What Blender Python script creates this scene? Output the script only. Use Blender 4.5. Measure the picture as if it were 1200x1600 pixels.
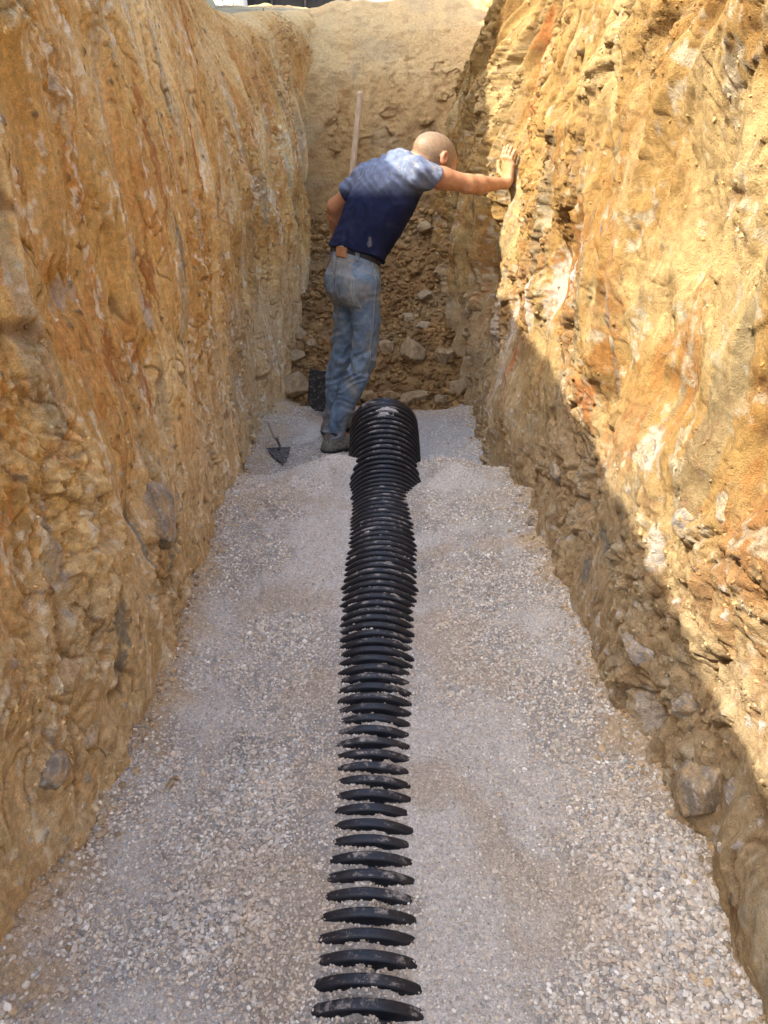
import bpy, math, random
import numpy as np
import openvdb
from mathutils import Vector, Matrix, Quaternion
from mathutils.bvhtree import BVHTree

scene = bpy.context.scene
for o in list(bpy.data.objects):
    bpy.data.objects.remove(o)
C = scene.collection
R = math.radians
random.seed(7)
RNG = np.random.default_rng(11)

# ------------------------------------------------------------------ camera
cam_d = bpy.data.cameras.new('camera')
cam = bpy.data.objects.new('camera', cam_d)
C.objects.link(cam)
scene.camera = cam
cam.location = (0, 0, 1.2)
cam.rotation_euler = (R(90 - 24.4), 0, 0)
cam_d.sensor_width = 36
cam_d.lens = 26.0
cam_d.clip_start = 0.02
cam_d.clip_end = 500

# ------------------------------------------------------------------ light
SUN_TO = Vector((-1.0, -0.5, 1.2)).normalized()
world = bpy.data.worlds.new('World')
scene.world = world
world.use_nodes = True
nt = world.node_tree
bg = nt.nodes['Background']
sky = nt.nodes.new('ShaderNodeTexSky')
sky.sky_type = 'NISHITA'
sky.sun_disc = False
sky.sun_elevation = math.asin(SUN_TO.z)
sky.sun_rotation = math.atan2(SUN_TO.x, SUN_TO.y)
sky.air_density = 1.0
sky.dust_density = 2.5
nt.links.new(sky.outputs[0], bg.inputs[0])
bg.inputs[1].default_value = 0.15
sun_d = bpy.data.lights.new('sun', 'SUN')
sun_d.energy = 2.0
sun_d.angle = R(0.6)
sun_d.color = (1.0, 0.93, 0.82)
sun = bpy.data.objects.new('sun', sun_d)
C.objects.link(sun)
sun.rotation_euler = SUN_TO.to_track_quat('Z', 'Y').to_euler()
scene.view_settings.view_transform = 'Standard'
scene.view_settings.look = 'None'
scene.view_settings.gamma = 1
scene.view_settings.use_curve_mapping = False
scene.view_settings.exposure = 2.5
scene.cycles.max_bounces = 10
scene.cycles.diffuse_bounces = 7
scene.cycles.glossy_bounces = 2
scene.cycles.use_denoising = True

# ------------------------------------------------------------------ noise
_perm, _grad = {}, None
_a = np.linspace(0, 2 * np.pi, 256, endpoint=False).astype(np.float32)
GX, GY = np.cos(_a), np.sin(_a)
def perm(seed):
    if seed not in _perm:
        _perm[seed] = np.random.default_rng(seed + 1000).permutation(256).astype(np.int32)
    return _perm[seed]
def pn(x, y, seed=0):
    P = perm(seed)
    x = np.asarray(x, np.float32); y = np.asarray(y, np.float32)
    x0 = np.floor(x); y0 = np.floor(y)
    fx = x - x0; fy = y - y0
    ix = x0.astype(np.int32) & 255; iy = y0.astype(np.int32) & 255
    ix1 = (ix + 1) & 255; iy1 = (iy + 1) & 255
    u = fx * fx * fx * (fx * (fx * 6 - 15) + 10); v = fy * fy * fy * (fy * (fy * 6 - 15) + 10)
    def g(a, b, dx, dy):
        h = P[(P[a] + b) & 255]
        return GX[h] * dx + GY[h] * dy
    n0 = g(ix, iy, fx, fy); n1 = g(ix1, iy, fx - 1, fy)
    n2 = g(ix, iy1, fx, fy - 1); n3 = g(ix1, iy1, fx - 1, fy - 1)
    a = n0 + u * (n1 - n0); b = n2 + u * (n3 - n2)
    return (a + v * (b - a)) * 1.5
def fbm(x, y, o=4, seed=0, gain=0.5):
    s = 0; a = 1.0; t = 0
    for i in range(o):
        s = s + a * pn(x * 2 ** i + 17.3 * i, y * 2 ** i - 9.1 * i, seed + i); t += a; a *= gain
    return s / t * 1.3
def billow(x, y, o=3, seed=0):
    s = 0; a = 1.0; t = 0
    for i in range(o):
        s = s + a * (np.abs(pn(x * 2 ** i + 7.7 * i, y * 2 ** i + 3.1 * i, seed + i)) * 2); t += a; a *= .5
    return s / t
def worley(x, y, seed=0):
    x = np.asarray(x, np.float32); y = np.asarray(y, np.float32)
    P = perm(seed); x0 = np.floor(x); y0 = np.floor(y)
    F1 = np.full(x.shape, 9, np.float32); F2 = F1.copy(); ID = np.zeros(x.shape, np.float32)
    for i in (-1, 0, 1):
        for j in (-1, 0, 1):
            a = (x0 + i); b = (y0 + j)
            h = P[(P[a.astype(np.int32) & 255] + b.astype(np.int32)) & 255]
            h2 = P[(h + 91) & 255]
            px = a + .1 + .8 * h / 255.; py = b + .1 + .8 * h2 / 255.
            d = np.sqrt((px - x) ** 2 + (py - y) ** 2)
            m = d < F1
            F2 = np.where(m, F1, np.minimum(F2, d)); ID = np.where(m, P[(h2 + 37) & 255] / 255., ID); F1 = np.where(m, d, F1)
    return F1, F2, ID
def ss(a, b, x):
    t = np.clip((x - a) / (b - a), 0, 1)
    return t * t * (3 - 2 * t)
def mix(a, b, m):
    m = np.asarray(m)[..., None]
    return a * (1 - m) + np.asarray(b, np.float32) * m

# ------------------------------------------------------------------ object helpers
def tag(o, label=None, cat=None, group=None, kind=None):
    if label: o['label'] = label
    if cat: o['category'] = cat
    if group: o['group'] = group
    if kind: o['kind'] = kind
    return o
def empty(name, loc=(0, 0, 0)):
    o = bpy.data.objects.new(name, None)
    o.empty_display_size = .1
    C.objects.link(o); o.location = loc
    return o
def link(name, me, mat=None, parent=None):
    o = bpy.data.objects.new(name, me)
    C.objects.link(o)
    if mat: me.materials.append(mat)
    if parent:
        o.parent = parent
        o.matrix_parent_inverse = Matrix.Translation(parent.location).inverted()
    return o
def raw_mesh(name, V, F, col=None, smooth=True):
    """V (n,3), F (m,k) arrays"""
    V = np.ascontiguousarray(V, np.float32); F = np.ascontiguousarray(F, np.int32)
    me = bpy.data.meshes.new(name)
    me.vertices.add(len(V)); me.vertices.foreach_set('co', V.ravel())
    k = F.shape[1]
    me.loops.add(F.size); me.loops.foreach_set('vertex_index', F.ravel())
    me.polygons.add(len(F))
    me.polygons.foreach_set('loop_start', np.arange(0, F.size, k, dtype=np.int32))
    if smooth: me.polygons.foreach_set('use_smooth', np.ones(len(F), bool))
    else: me.polygons.foreach_set('use_smooth', np.zeros(len(F), bool))
    if col is not None:
        a = me.attributes.new('tone', 'FLOAT_COLOR', 'POINT')
        cc = np.ones((len(V), 4), np.float32); cc[:, :3] = col.reshape(-1, 3)
        a.data.foreach_set('color', cc.ravel())
    me.update(); me.validate()
    return me
def grid_faces(nu, nv, flip=False):
    i = np.arange(nu * nv).reshape(nu, nv)
    a, b, c, d = i[:-1, :-1], i[1:, :-1], i[1:, 1:], i[:-1, 1:]
    F = np.stack([a, b, c, d], -1).reshape(-1, 4)
    return F[:, ::-1] if flip else F
def tube_mesh(name, pts, rad, n=14, caps=True):
    pts = [Vector(p) for p in pts]
    if not hasattr(rad, '__len__'): rad = [rad] * len(pts)
    V = []; F = []
    up = None
    for i, p in enumerate(pts):
        t = (pts[min(i + 1, len(pts) - 1)] - pts[max(i - 1, 0)]).normalized()
        if up is None:
            up = t.orthogonal().normalized()
        a = (up - t * up.dot(t)).normalized(); b = t.cross(a); up = a
        for k in range(n):
            q = 2 * math.pi * k / n
            V.append(p + (a * math.cos(q) + b * math.sin(q)) * rad[i])
    for i in range(len(pts) - 1):
        for k in range(n):
            F.append((i * n + k, i * n + (k + 1) % n, (i + 1) * n + (k + 1) % n, (i + 1) * n + k))
    if caps:
        F.append(tuple(range(n))[::-1]); F.append(tuple((len(pts) - 1) * n + k for k in range(n)))
    me = bpy.data.meshes.new(name)
    me.from_pydata([tuple(v) for v in V], [], F)
    me.polygons.foreach_set('use_smooth', [len(f) == 4 for f in F])
    me.update()
    return me

# ------------------------------------------------------------------ materials
def new_mat(name):
    m = bpy.data.materials.new(name); m.use_nodes = True
    b = m.node_tree.nodes['Principled BSDF']
    return m, m.node_tree, b
def N(nt, t, **kw):
    n = nt.nodes.new(t)
    for k, v in kw.items():
        if k in n.inputs: n.inputs[k].default_value = v
        else: setattr(n, k, v)
    return n
def noise_node(nt, scale, detail=4, rough=.6, vec=None, coord='Object', stretch=None):
    tc = N(nt, 'ShaderNodeTexCoord')
    src = tc.outputs[coord]
    if stretch:
        mp = N(nt, 'ShaderNodeMapping'); mp.inputs['Scale'].default_value = stretch
        nt.links.new(src, mp.inputs[0]); src = mp.outputs[0]
    n = N(nt, 'ShaderNodeTexNoise', Scale=scale, Detail=detail, Roughness=rough)
    nt.links.new(src, n.inputs['Vector'])
    return n
def maprange(nt, src, a, b, c, d):
    m = N(nt, 'ShaderNodeMapRange')
    m.inputs[1].default_value = a; m.inputs[2].default_value = b
    m.inputs[3].default_value = c; m.inputs[4].default_value = d
    nt.links.new(src, m.inputs[0])
    return m.outputs[0]
def attr_mat(name, rough=.95, fine=220, mid=45, amp=.28, bump=.5, bdist=.004, spec=.2, warm=(1.0, .93, .84)):
    """base colour from the mesh's own tone attribute, broken up by two noises, with a fine bump"""
    m, nt, b = new_mat(name)
    at = N(nt, 'ShaderNodeAttribute', attribute_name='tone')
    n1 = noise_node(nt, mid, 6, .65); n2 = noise_node(nt, fine, 4, .7)
    add = N(nt, 'ShaderNodeMath', operation='ADD')
    nt.links.new(n1.outputs[0], add.inputs[0]); nt.links.new(n2.outputs[0], add.inputs[1])
    f = maprange(nt, add.outputs[0], .78, 1.22, 1 - amp, 1 + amp)
    mul = N(nt, 'ShaderNodeVectorMath', operation='SCALE')
    nt.links.new(at.outputs['Color'], mul.inputs[0]); nt.links.new(f, mul.inputs['Scale'])
    nt.links.new(mul.outputs[0], b.inputs['Base Color'])
    b.inputs['Roughness'].default_value = rough
    b.inputs['Specular IOR Level'].default_value = spec
    bp = N(nt, 'ShaderNodeBump', Strength=bump, Distance=bdist)
    nt.links.new(add.outputs[0], bp.inputs['Height'])
    nt.links.new(bp.outputs[0], b.inputs['Normal'])
    return m
def plain_mat(name, c1, c2, scale=20, rough=.7, bump=.2, bdist=.002, metallic=0, spec=.4, dust=None, dust_amt=.5, lo=.35, hi=.65, stretch=None):
    m, nt, b = new_mat(name)
    n1 = noise_node(nt, scale, 6, .65, stretch=stretch)
    f = maprange(nt, n1.outputs[0], lo, hi, 0, 1)
    mx = N(nt, 'ShaderNodeMix', data_type='RGBA')
    mx.inputs[6].default_value = (*c1, 1); mx.inputs[7].default_value = (*c2, 1)
    nt.links.new(f, mx.inputs[0])
    out = mx.outputs[2]
    if dust:
        n2 = noise_node(nt, scale * 2.3, 6, .75)
        f2 = maprange(nt, n2.outputs[0], 1 - dust_amt - .08, 1 - dust_amt + .08, 0, 1)
        m2 = N(nt, 'ShaderNodeMix', data_type='RGBA')
        nt.links.new(f2, m2.inputs[0]); nt.links.new(out, m2.inputs[6]); m2.inputs[7].default_value = (*dust, 1)
        out = m2.outputs[2]
    nt.links.new(out, b.inputs['Base Color'])
    b.inputs['Roughness'].default_value = rough; b.inputs['Metallic'].default_value = metallic
    b.inputs['Specular IOR Level'].default_value = spec
    bp = N(nt, 'ShaderNodeBump', Strength=bump, Distance=bdist)
    n3 = noise_node(nt, scale * 6, 4, .7)
    nt.links.new(n3.outputs[0], bp.inputs['Height']); nt.links.new(bp.outputs[0], b.inputs['Normal'])
    return m
M_earth = attr_mat('earth', amp=.27, fine=330, mid=70, bump=1.0, bdist=.009)
M_gravel = attr_mat('gravel', amp=.38, fine=420, mid=120, bump=.9, bdist=.004)
M_stone = attr_mat('crushed_stone', amp=.10, fine=600, mid=200, bump=.4, bdist=.001)
M_rock = attr_mat('rock', amp=.35, fine=180, mid=30, bump=.8, bdist=.006)

# ------------------------------------------------------------------ trench walls
def interp(Y, pts):
    xs, ys = zip(*pts)
    return np.interp(Y, xs, ys)
WL = [(-6, .66), (0, .65), (.8, .635), (1.4, .595), (2.2, .62), (3.2, .685), (3.7, .76), (4.4, .78), (5.0, .68), (6.0, .56), (6.8, .46), (9, .46)]
WR = [(-6, .66), (0, .64), (.9, .62), (1.8, .575), (3.0, .605), (4.0, .65), (4.6, .63), (5.2, .54), (6.0, .49), (6.6, .46), (9, .5)]
def rimz(side, Y):
    if side < 0:
        return interp(Y, [(-6, 1.95), (-.6, 2.02), (.2, 2.13), (1.45, 2.31), (2.3, 2.50), (2.8, 2.62), (3.4, 2.64), (3.9, 2.42), (4.6, 2.05), (5.2, 2.08), (6, 2.22), (6.5, 2.31), (7.2, 2.43), (8, 2.5), (20, 2.5)]) + .03 * fbm(Y * 1.3, Y * 0 + 3.3, 4, 41)
    return 2.5 + .04 * fbm(Y * 1.1, Y * 0 + 1.3, 4, 43)
# (side, Y, z, rY, rz, depth)  dug-out hollows
PITS = [(-1, 1.41, .535, .05, .05, .07), (-1, 2.0, .75, .05, .07, .03), (-1, 1.55, .98, .07, .05, .025), (-1, 1.62, .5, .09, .10, .025),
        (-1, 1.9, 1.75, .09, .07, .05), (-1, 2.9, 2.02, .10, .06, .04),
        (1, 2.3, 1.78, .05, .06, .06), (1, 2.65, 1.42, .04, .035, .05), (1, 3.2, 1.62, .05, .05, .05), (1, 1.35, .12, .05, .06, .04),
        (1, 3.05, 1.02, .03, .03, .03), (1, 3.5, 1.75, .05, .08, .06), (1, 2.0, .62, .04, .05, .03), (1, 4.3, 1.75, .10, .22, .07)]
def wall_fields(side, Y, z):
    """displacement towards the trench and albedo of the cut earth"""
    S = 100 if side < 0 else 300
    Y = np.asarray(Y, np.float32); z = np.asarray(z, np.float32)
    kink = 1.45
    soft = np.log1p(np.exp((z - kink) * 6)) / 6
    s = Y + .07 * z + (.75 if side < 0 else .85) * soft + .05 * fbm(Y * 2, z * 2, 3, S + 60)
    warpY = Y + .10 * fbm(Y * 3, z * 3, 3, S + 50); warpz = z + .10 * fbm(Y * 3 + 9, z * 3, 3, S + 55)
    far = ss(3.4, 4.4, Y)
    d = (.055 if side < 0 else .075) * fbm(Y * .9, z * .8, 3, S)
    d += (.036 if side < 0 else .075) * fbm(s * 2.4, z * 1.5, 4, S + 5)
    fl = 1 - np.abs(pn(s * 4.2, z * .55, S + 11)) * 2.2
    d += (.012 + (.055 if side > 0 else .012) * far) * fl
    fl2 = 1 - np.abs(pn(s * 10, z * 1.2, S + 12)) * 2
    d += (.006 + (.014 if side > 0 else .006) * far) * fl2
    if side > 0:
        rg = 1 - 2.1 * np.abs(fbm(s * 3.3 + 5, z * 1.5, 3, S + 14))
        rg2 = 1 - 2.1 * np.abs(fbm(s * 7 + 2, z * 3.2 + Y, 3, S + 16))
        d += (.034 * rg + .014 * rg2) * ss(.35, .9, z)
    else:
        rg2 = 1 - 2.1 * np.abs(fbm(s * 6 + 2, z * 2.4, 3, S + 16))
        d += .008 * rg2
    crk = ss(.90, .985, 1 - np.abs(pn(s * 11 + .6 * pn(Y * 14, z * 14, S + 17), z * 2.6 + .4 * Y, S + 18))) * ss(.05, .3, fbm(Y * 2.6, z * 2.6, 3, S + 19))
    crk2 = ss(.92, .99, 1 - np.abs(pn(warpY * 13 - warpz * 9, warpz * 8 + warpY * 3, S + 24))) * ss(.0, .3, fbm(Y * 3.6 + 4, z * 3.6, 3, S + 26))
    crk = np.maximum(crk, crk2 * .8)
    d -= .006 * crk
    rough = ss(-.12 if side > 0 else .02, .28 if side > 0 else .40, fbm(s * 2.0 + 3, z * 1.5, 4, S + 20) + .12 * fbm(Y * 9, z * 9, 3, S + 21))
    F1, F2, ID = worley(warpY * 9 + warpz * 2, warpz * 8, S + 25)
    edge = ss(.0, .22, F2 - F1)
    d += rough * ((ID - .5) * (.013 if side < 0 else .024) + (.006 if side < 0 else .009) * edge)
    G1, G2, GI = worley(warpY * 24, warpz * 21, S + 28)
    d += (1 if side > 0 else .6) * (.3 + .7 * rough) * ((GI - .5) * .013 + .005 * ss(0, .3, G2 - G1))
    H1, H2, HI = worley(Y * 60, z * 55, S + 33)
    d += (.2 + .8 * rough) * (HI - .5) * .0065
    d += (.014 * rough + .003) * fbm(Y * 16, z * 14, 4, S + 30)
    # scraped tooth marks in the smooth areas
    scr = (1 - rough) * ss(-.1, .3, fbm(Y * 1.7, z * 1.7, 2, S + 35))
    d += scr * (.004 * pn(s * 38, z * 1.8, S + 37) + .0025 * pn(s * 85, z * 2.5, S + 38))
    pitshade = np.zeros_like(d)
    for (sd, py, pz, ry, rz, dep) in PITS:
        if sd == side:
            q = ((Y - py) / ry) ** 2 + ((z - pz) / rz) ** 2
            g = np.exp(-np.minimum(q, 20) ** 1.4)
            d -= dep * g
    if side > 0:    # the face under the hand, and the buttress beside it
        q = ((Y - 4.19) / .16) ** 2 + ((z - 1.22) / .16) ** 2
        g = np.exp(-q ** 2)
        tgt = interp(Y, WR) + .029 - (.672 - .50 * (Y - 4.185))
        d = d * (1 - g) + tgt * g
        g2 = np.exp(-(((Y - 3.90) / .20) ** 2 + ((z - 1.24) / .24) ** 2) ** 2) * (1 - g)
        d = d * (1 - g2) + (interp(Y, WR) + .029 - .712 + .15 * (d - .02)) * g2
        d += 0 * np.exp(-((Y - 3.95 - .25 * (z - 1.2)) / .07) ** 2) * ss(.7, 1.0, z) * (1 - ss(1.7, 2.3, z)) * (1 - g)
        d -= .09 * np.exp(-((Y - 4.55 + .1 * (z - 1.2)) / .12) ** 2) * ss(.3, .8, z)
    # --- albedo
    n1 = fbm(s * 1.6, z * 1.6, 4, S + 70); n2 = fbm(warpY * 7, warpz * 7, 4, S + 71); n3 = fbm(s * 9, z * 2.0, 4, S + 72)
    c = np.zeros(d.shape + (3,), np.float32) + np.array((.50, .315, .125), np.float32)
    c = mix(c, (.60, .43, .22), ss(0, .38, n1))
    c = mix(c, (.41, .225, .075), ss(.0, .42, -n1 * .6 - n2 * .6))
    c = mix(c, (.30, .18, .07), rough * ss(.05, .5, n2 + .3 * n3) * .75)
    c = mix(c, (.58, .42, .23), ss(.2, .6, n3) * .6)
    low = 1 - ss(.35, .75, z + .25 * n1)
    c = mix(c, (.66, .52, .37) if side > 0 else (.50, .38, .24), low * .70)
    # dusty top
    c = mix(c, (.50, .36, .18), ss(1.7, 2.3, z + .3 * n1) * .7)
    band = np.exp(-((z - .95 - .15 * (Y - 2)) / .55) ** 2) if side < 0 else np.exp(-((z - .75) / .5) ** 2)
    rn = fbm(s * 5.2 + 31, z * 1.6, 5, S + 80, .6) + .5 * fbm(Y * 30, z * 18, 4, S + 81)
    rust = ss(.14, .42, rn + .22 * band - .12)
    c = mix(c, (.44, .16, .04), rust * (.46 if side > 0 else .42) * (.08 + .92 * band))
    wn = fbm(s * 9 + 11, z * 4.0, 4, S + 84) * .9 + .75 * fbm(Y * 40, z * 30, 4, S + 85)
    white = ss(.36, .60, wn + .10 * band - .02 + .14 * low)
    c = mix(c, (.66, .58, .48), white * .7 * (1 - ss(1.4, 1.9, z) * .8))
    gn = fbm(s * 6.5 + 71, z * 1.5, 3, S + 88) + .16 * pn(s * 60, z * 4, S + 89)
    grey = ss(.38, .56, gn + .13 * band)
    c = mix(c, (.30, .28, .21), grey * .5 * (1 - .7 * low) * (1 - ss(1.5, 1.9, z)))
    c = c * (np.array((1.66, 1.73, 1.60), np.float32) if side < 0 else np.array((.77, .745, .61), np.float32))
    c = mix(c, (.26, .15, .065), crk * .75)
    if side < 0:
        # the upper far left is tinted a warmer, darker tan
        tm = (ss(1.3, 2.1, z) * ss(2.2, 4.2, Y))[..., None]
        c = c * (1 - tm * np.array((.10, .25, .36), np.float32))
    # small dark chips held in the earth
    K1, K2, KI = worley(Y * 34, z * 28, S + 95)
    K1 = K1 + .25 * pn(Y * 90, z * 90, S + 96)
    chip = ss(.26, .16, K1) * (KI > .975)
    c = mix(c, (.20, .15, .10), chip * .8)
    chip2 = ss(.28, .18, K1) * (KI < .07) * (low + .15)
    c = mix(c, (.60, .55, .48), np.clip(chip2, 0, 1) * .8)
    d += .004 * np.clip(chip + chip2, 0, 1)
    stri = pn(s * 55, z * 3.5, S + 98) + .6 * pn(s * 120, z * 6, S + 99)
    c = c * (1 + .16 * (stri * (1 - .6 * rough)))[..., None]
    c = c * (1 + .30 * fbm(Y * 45, z * 40, 3, S + 94) * (.4 + .6 * rough))[..., None]
    c = mix(c, (.33, .20, .09), rough * (1 - ss(0, .10, F2 - F1)) * .55)
    for (sd, py, pz, ry, rz, colr, ang) in SMEARS:
        if sd == side:
            yy = (Y - py) + ang * (z - pz)
            q = (yy / ry) ** 2 + ((z - pz) / rz) ** 2
            q = q + 1.6 * fbm(s * 30, z * 11, 4, S + 97, .65) + .7 * fbm(Y * 70, z * 55, 3, S + 93)
            c = mix(c, colr, (1 - ss(.3, 1.2, q)) * .70)
    return d, c, rough
_w = (.60, .54, .46); _g = (.22, .23, .21); _r = (.44, .15, .04); _p = (.66, .50, .28)
SMEARS = [(-1, 1.22, .56, .018, .10, _w, 0), (-1, 2.0, 1.05, .03, .13, _w, .05), (-1, 2.05, .86, .03, .06, _w, .1), (-1, 1.55, .98, .12, .03, _w, .2),
          (-1, 1.35, .28, .03, .12, _g, -.2), (-1, 1.62, .40, .025, .14, _g, -.2), (-1, 1.85, .32, .02, .15, _g, -.3), (-1, 2.4, 1.0, .05, .12, _g, .1), (-1, 2.5, 1.3, .04, .13, _g, .1),
          (-1, 1.75, .80, .06, .07, _r, 0), (-1, 2.1, .95, .05, .08, _r, 0), (-1, 1.75, .58, .03, .05, _w, 0), (-1, 1.95, 1.5, .018, .45, _p, .10),
          (-1, 3.3, 1.9, .05, .30, _r, .15), (-1, 2.9, 1.35, .03, .25, _r, .05), (-1, 2.3, 1.25, .03, .2, _r, .05), (-1, 1.95, .7, .04, .1, _r, .05),
          (1, 2.7, .82, .05, .16, _w, .1), (1, 2.9, .72, .03, .14, _w, .1), (1, 2.35, .95, .07, .10, _w, .3), (1, 1.9, .8, .02, .16, _g, .1), (1, 2.25, .80, .025, .14, _g, .1), (1, 2.5, .78, .03, .2, _r, .1),
          (1, 2.1, .62, .06, .08, _r, .1), (1, 3.5, .45, .05, .3, _w, .1), (1, 3.2, .35, .04, .3, _r, .1), (1, 3.9, .3, .05, .35, _w, .1), (1, 1.75, .30, .10, .035, _g, .5), (1, 1.9, .15, .05, .06, _g, .2),
          (1, 1.5, .66, .06, .05, _w, .1), (1, 1.4, .48, .03, .05, _w, 0), (1, 1.35, .08, .06, .08, _w, .3), (1, 3.6, 1.55, .05, .25, _r, .2), (1, 2.0, 1.02, .02, .12, _g, .1), (1, 4.05, 1.75, .05, .22, _r, .2)]
def wall_base(side, Y, z, rz):
    W = interp(Y, WL if side < 0 else WR)
    out = .02 * z + (.27 if side < 0 else .30) * np.log1p(np.exp((z - 1.5) * 7)) / 7
    if side < 0:
        out = out * (1 - .75 * ss(4.4, 6.2, Y))
    else:
        out = out + .12 * ss(5.0, 6.4, Y) * ss(1.6, 2.4, z)
    if side > 0: out = out - .055 * (1 - ss(.15, .8, z)) * np.exp(-((Y - 3.25) / .42) ** 2)
    u = np.clip((z - (rz - .15)) / .15, 0, 1)
    out = out + .12 * (1 - np.sqrt(np.maximum(1 - u * u, 0)))
    return W + out
def wall_x(side, Y, z):
    """world x of the wall surface"""
    Y = np.atleast_1d(np.asarray(Y, np.float32)); z = np.atleast_1d(np.asarray(z, np.float32))
    d, c, r = wall_fields(side, Y, z)
    return side * (wall_base(side, Y, z, rimz(side, Y)) - d)
def build_wall(side):
    ys = list(np.arange(-6, .4, .08))
    y = .45
    while y < 7.4:
        zc = .911 * y + .3
        ys.append(y); y += .0034 * max(1, zc / 1.25) ** .85
    while y < 60:
        ys.append(y); y += max(.03, (y - 7.3) * .12)
    ys = np.array(ys, np.float32)
    nz = 640
    t = np.linspace(0, 1, nz).astype(np.float32)
    rz = rimz(side, ys)
    Y = np.repeat(ys[:, None], nz, 1)
    Z = -.45 + (rz[:, None] + .45) * t[None, :]
    d, c, r = wall_fields(side, Y, Z)
    fade = 1 - .6 * ss(.97, 1, t)[None, :]
    X = wall_base(side, Y, Z, rz[:, None]) - d * fade
    # ground above the trench, in the same sheet
    outs = np.concatenate([np.linspace(.01, .4, 30), np.geomspace(.43, 60, 34)]).astype(np.float32)
    Yg = np.repeat(ys[:, None], len(outs), 1)
    Xg = X[:, -1:] + outs[None, :]
    Zg = rz[:, None] + (.03 * fbm(Xg * 2, Yg * 2, 4, 500) + .015 * fbm(Xg * 11, Yg * 11, 3, 505)) * ss(0, .3, outs)[None, :]
    cg = np.zeros(Xg.shape + (3,), np.float32) + np.array((.48, .37, .21), np.float32)
    cg = mix(cg, (.36, .26, .13), ss(-.1, .4, fbm(Xg * 3, Yg * 3, 4, 510)))
    X = np.concatenate([X, Xg], 1) * side; Y = np.concatenate([Y, Yg], 1); Z = np.concatenate([Z, Zg], 1)
    c = np.concatenate([c, cg], 1)
    V = np.stack([X, Y, Z], -1).reshape(-1, 3)
    me = raw_mesh('wall', V, grid_faces(X.shape[0], X.shape[1], flip=side < 0), c)
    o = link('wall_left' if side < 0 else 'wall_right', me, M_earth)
    tag(o, kind='structure')
build_wall(-1)
build_wall(1)

# ------------------------------------------------------------------ end bank
BK = [(-.6, 4.3), (-.3, 4.62), (-.2, 4.78), (0, 5.08), (.3, 5.55), (.5, 5.80), (.8, 5.98), (1.5, 6.15), (1.9, 6.3), (2.2, 6.55), (2.44, 6.95), (2.54, 7.5)]
BKz = np.array([p[0] for p in BK]); BKy = np.array([p[1] for p in BK])
def bank_point(x, t):
    """t 0..1 along the profile; returns P and colour"""
    L = np.concatenate([[0], np.cumsum(np.hypot(np.diff(BKz), np.diff(BKy)))]); L = L / L[-1]
    z = np.interp(t, L, BKz); y = np.interp(t, L, BKy)
    x = np.asarray(x, np.float32); z = z.astype(np.float32)
    zz = z + .15 * fbm(x * 2, z * 2, 2, 610)
    rub = 1 - ss(.45, .85, zz)
    d = .10 * fbm(x * 1.6, z * 1.2, 4, 600)
    F1, F2, ID = worley(x * 11, z * 11 + y * 6, 620)
    G1, G2, GI = worley(x * 26, z * 24 + y * 12, 625)
    d = d + rub * ((ID - .5) * .032 + (GI - .5) * .022 + .03 * fbm(x * 5, z * 5 + y * 4, 4, 628)) + (1 - rub) * (.035 * (1 - 2 * np.abs(pn(x * 4.2, z * .5, 631))))
    crum = ss(.0, .3, fbm(x * 3.4, z * 3, 3, 640)) * (1 - rub) * (1 - ss(1.7, 2.2, z))
    d = d + crum * ((ID - .5) * .05 + (GI - .5) * .02) + .012 * fbm(x * 14, z * 14 + y * 7, 4, 645) + .004 * fbm(x * 50, z * 50 + y * 20, 3, 648)
    d = d + .22 * ss(.42, .9, np.abs(x)) * ss(.5, 1.2, z) * (1 - ss(2.2, 2.4, z))
    lift = .05 * fbm(x * 1.5 + 4, x * 0 + .5, 3, 650) * ss(1.8, 2.4, z) + (.06 * ss(-.2, .3, x) - .045 * ss(-.35, -.6, x)) * ss(2.0, 2.5, z) + ss(6.8, 7.4, y) * .03 * fbm(x * 5, y * 5, 3, 655)
    n = fbm(x * 2.4, z * 2.4 + y, 4, 660); n2 = fbm(x * 9, z * 9 + y * 4, 4, 665)
    c = np.zeros(x.shape + (3,), np.float32) + np.array((.50, .325, .145), np.float32)
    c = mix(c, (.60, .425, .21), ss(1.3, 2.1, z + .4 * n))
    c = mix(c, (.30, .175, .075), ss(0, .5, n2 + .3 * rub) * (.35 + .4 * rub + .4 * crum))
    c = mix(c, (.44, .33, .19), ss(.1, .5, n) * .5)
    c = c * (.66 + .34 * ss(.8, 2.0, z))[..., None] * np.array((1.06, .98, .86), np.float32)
    return x, y - d, z + lift, c
def build_bank():
    xs = np.linspace(-1.7, 1.7, 520); t = np.linspace(0, 1, 620)
    X, T = np.meshgrid(xs, t, indexing='ij')
    X, Y, Z, c = bank_point(X, T)
    # the ground behind
    ex = np.geomspace(.05, 50, 26)
    Xg = np.repeat(xs[:, None], 26, 1); Yg = Y[:, -1:] + ex[None, :]
    Zg = Z[:, -1:] * np.exp(-ex / 2)[None, :] + 2.55 * (1 - np.exp(-ex / 2))[None, :] + .02 * fbm(Xg * 4, Yg * 4, 3, 670)
    cg = np.zeros(Xg.shape + (3,), np.float32) + np.array((.56, .46, .29), np.float32)
    X = np.concatenate([X, Xg], 1); Y = np.concatenate([Y, Yg], 1); Z = np.concatenate([Z, Zg], 1); c = np.concatenate([c, cg], 1)
    V = np.stack([X, Y, Z], -1).reshape(-1, 3)
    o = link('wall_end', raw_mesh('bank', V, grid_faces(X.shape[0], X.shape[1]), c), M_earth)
    tag(o, kind='structure')
build_bank()
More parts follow.
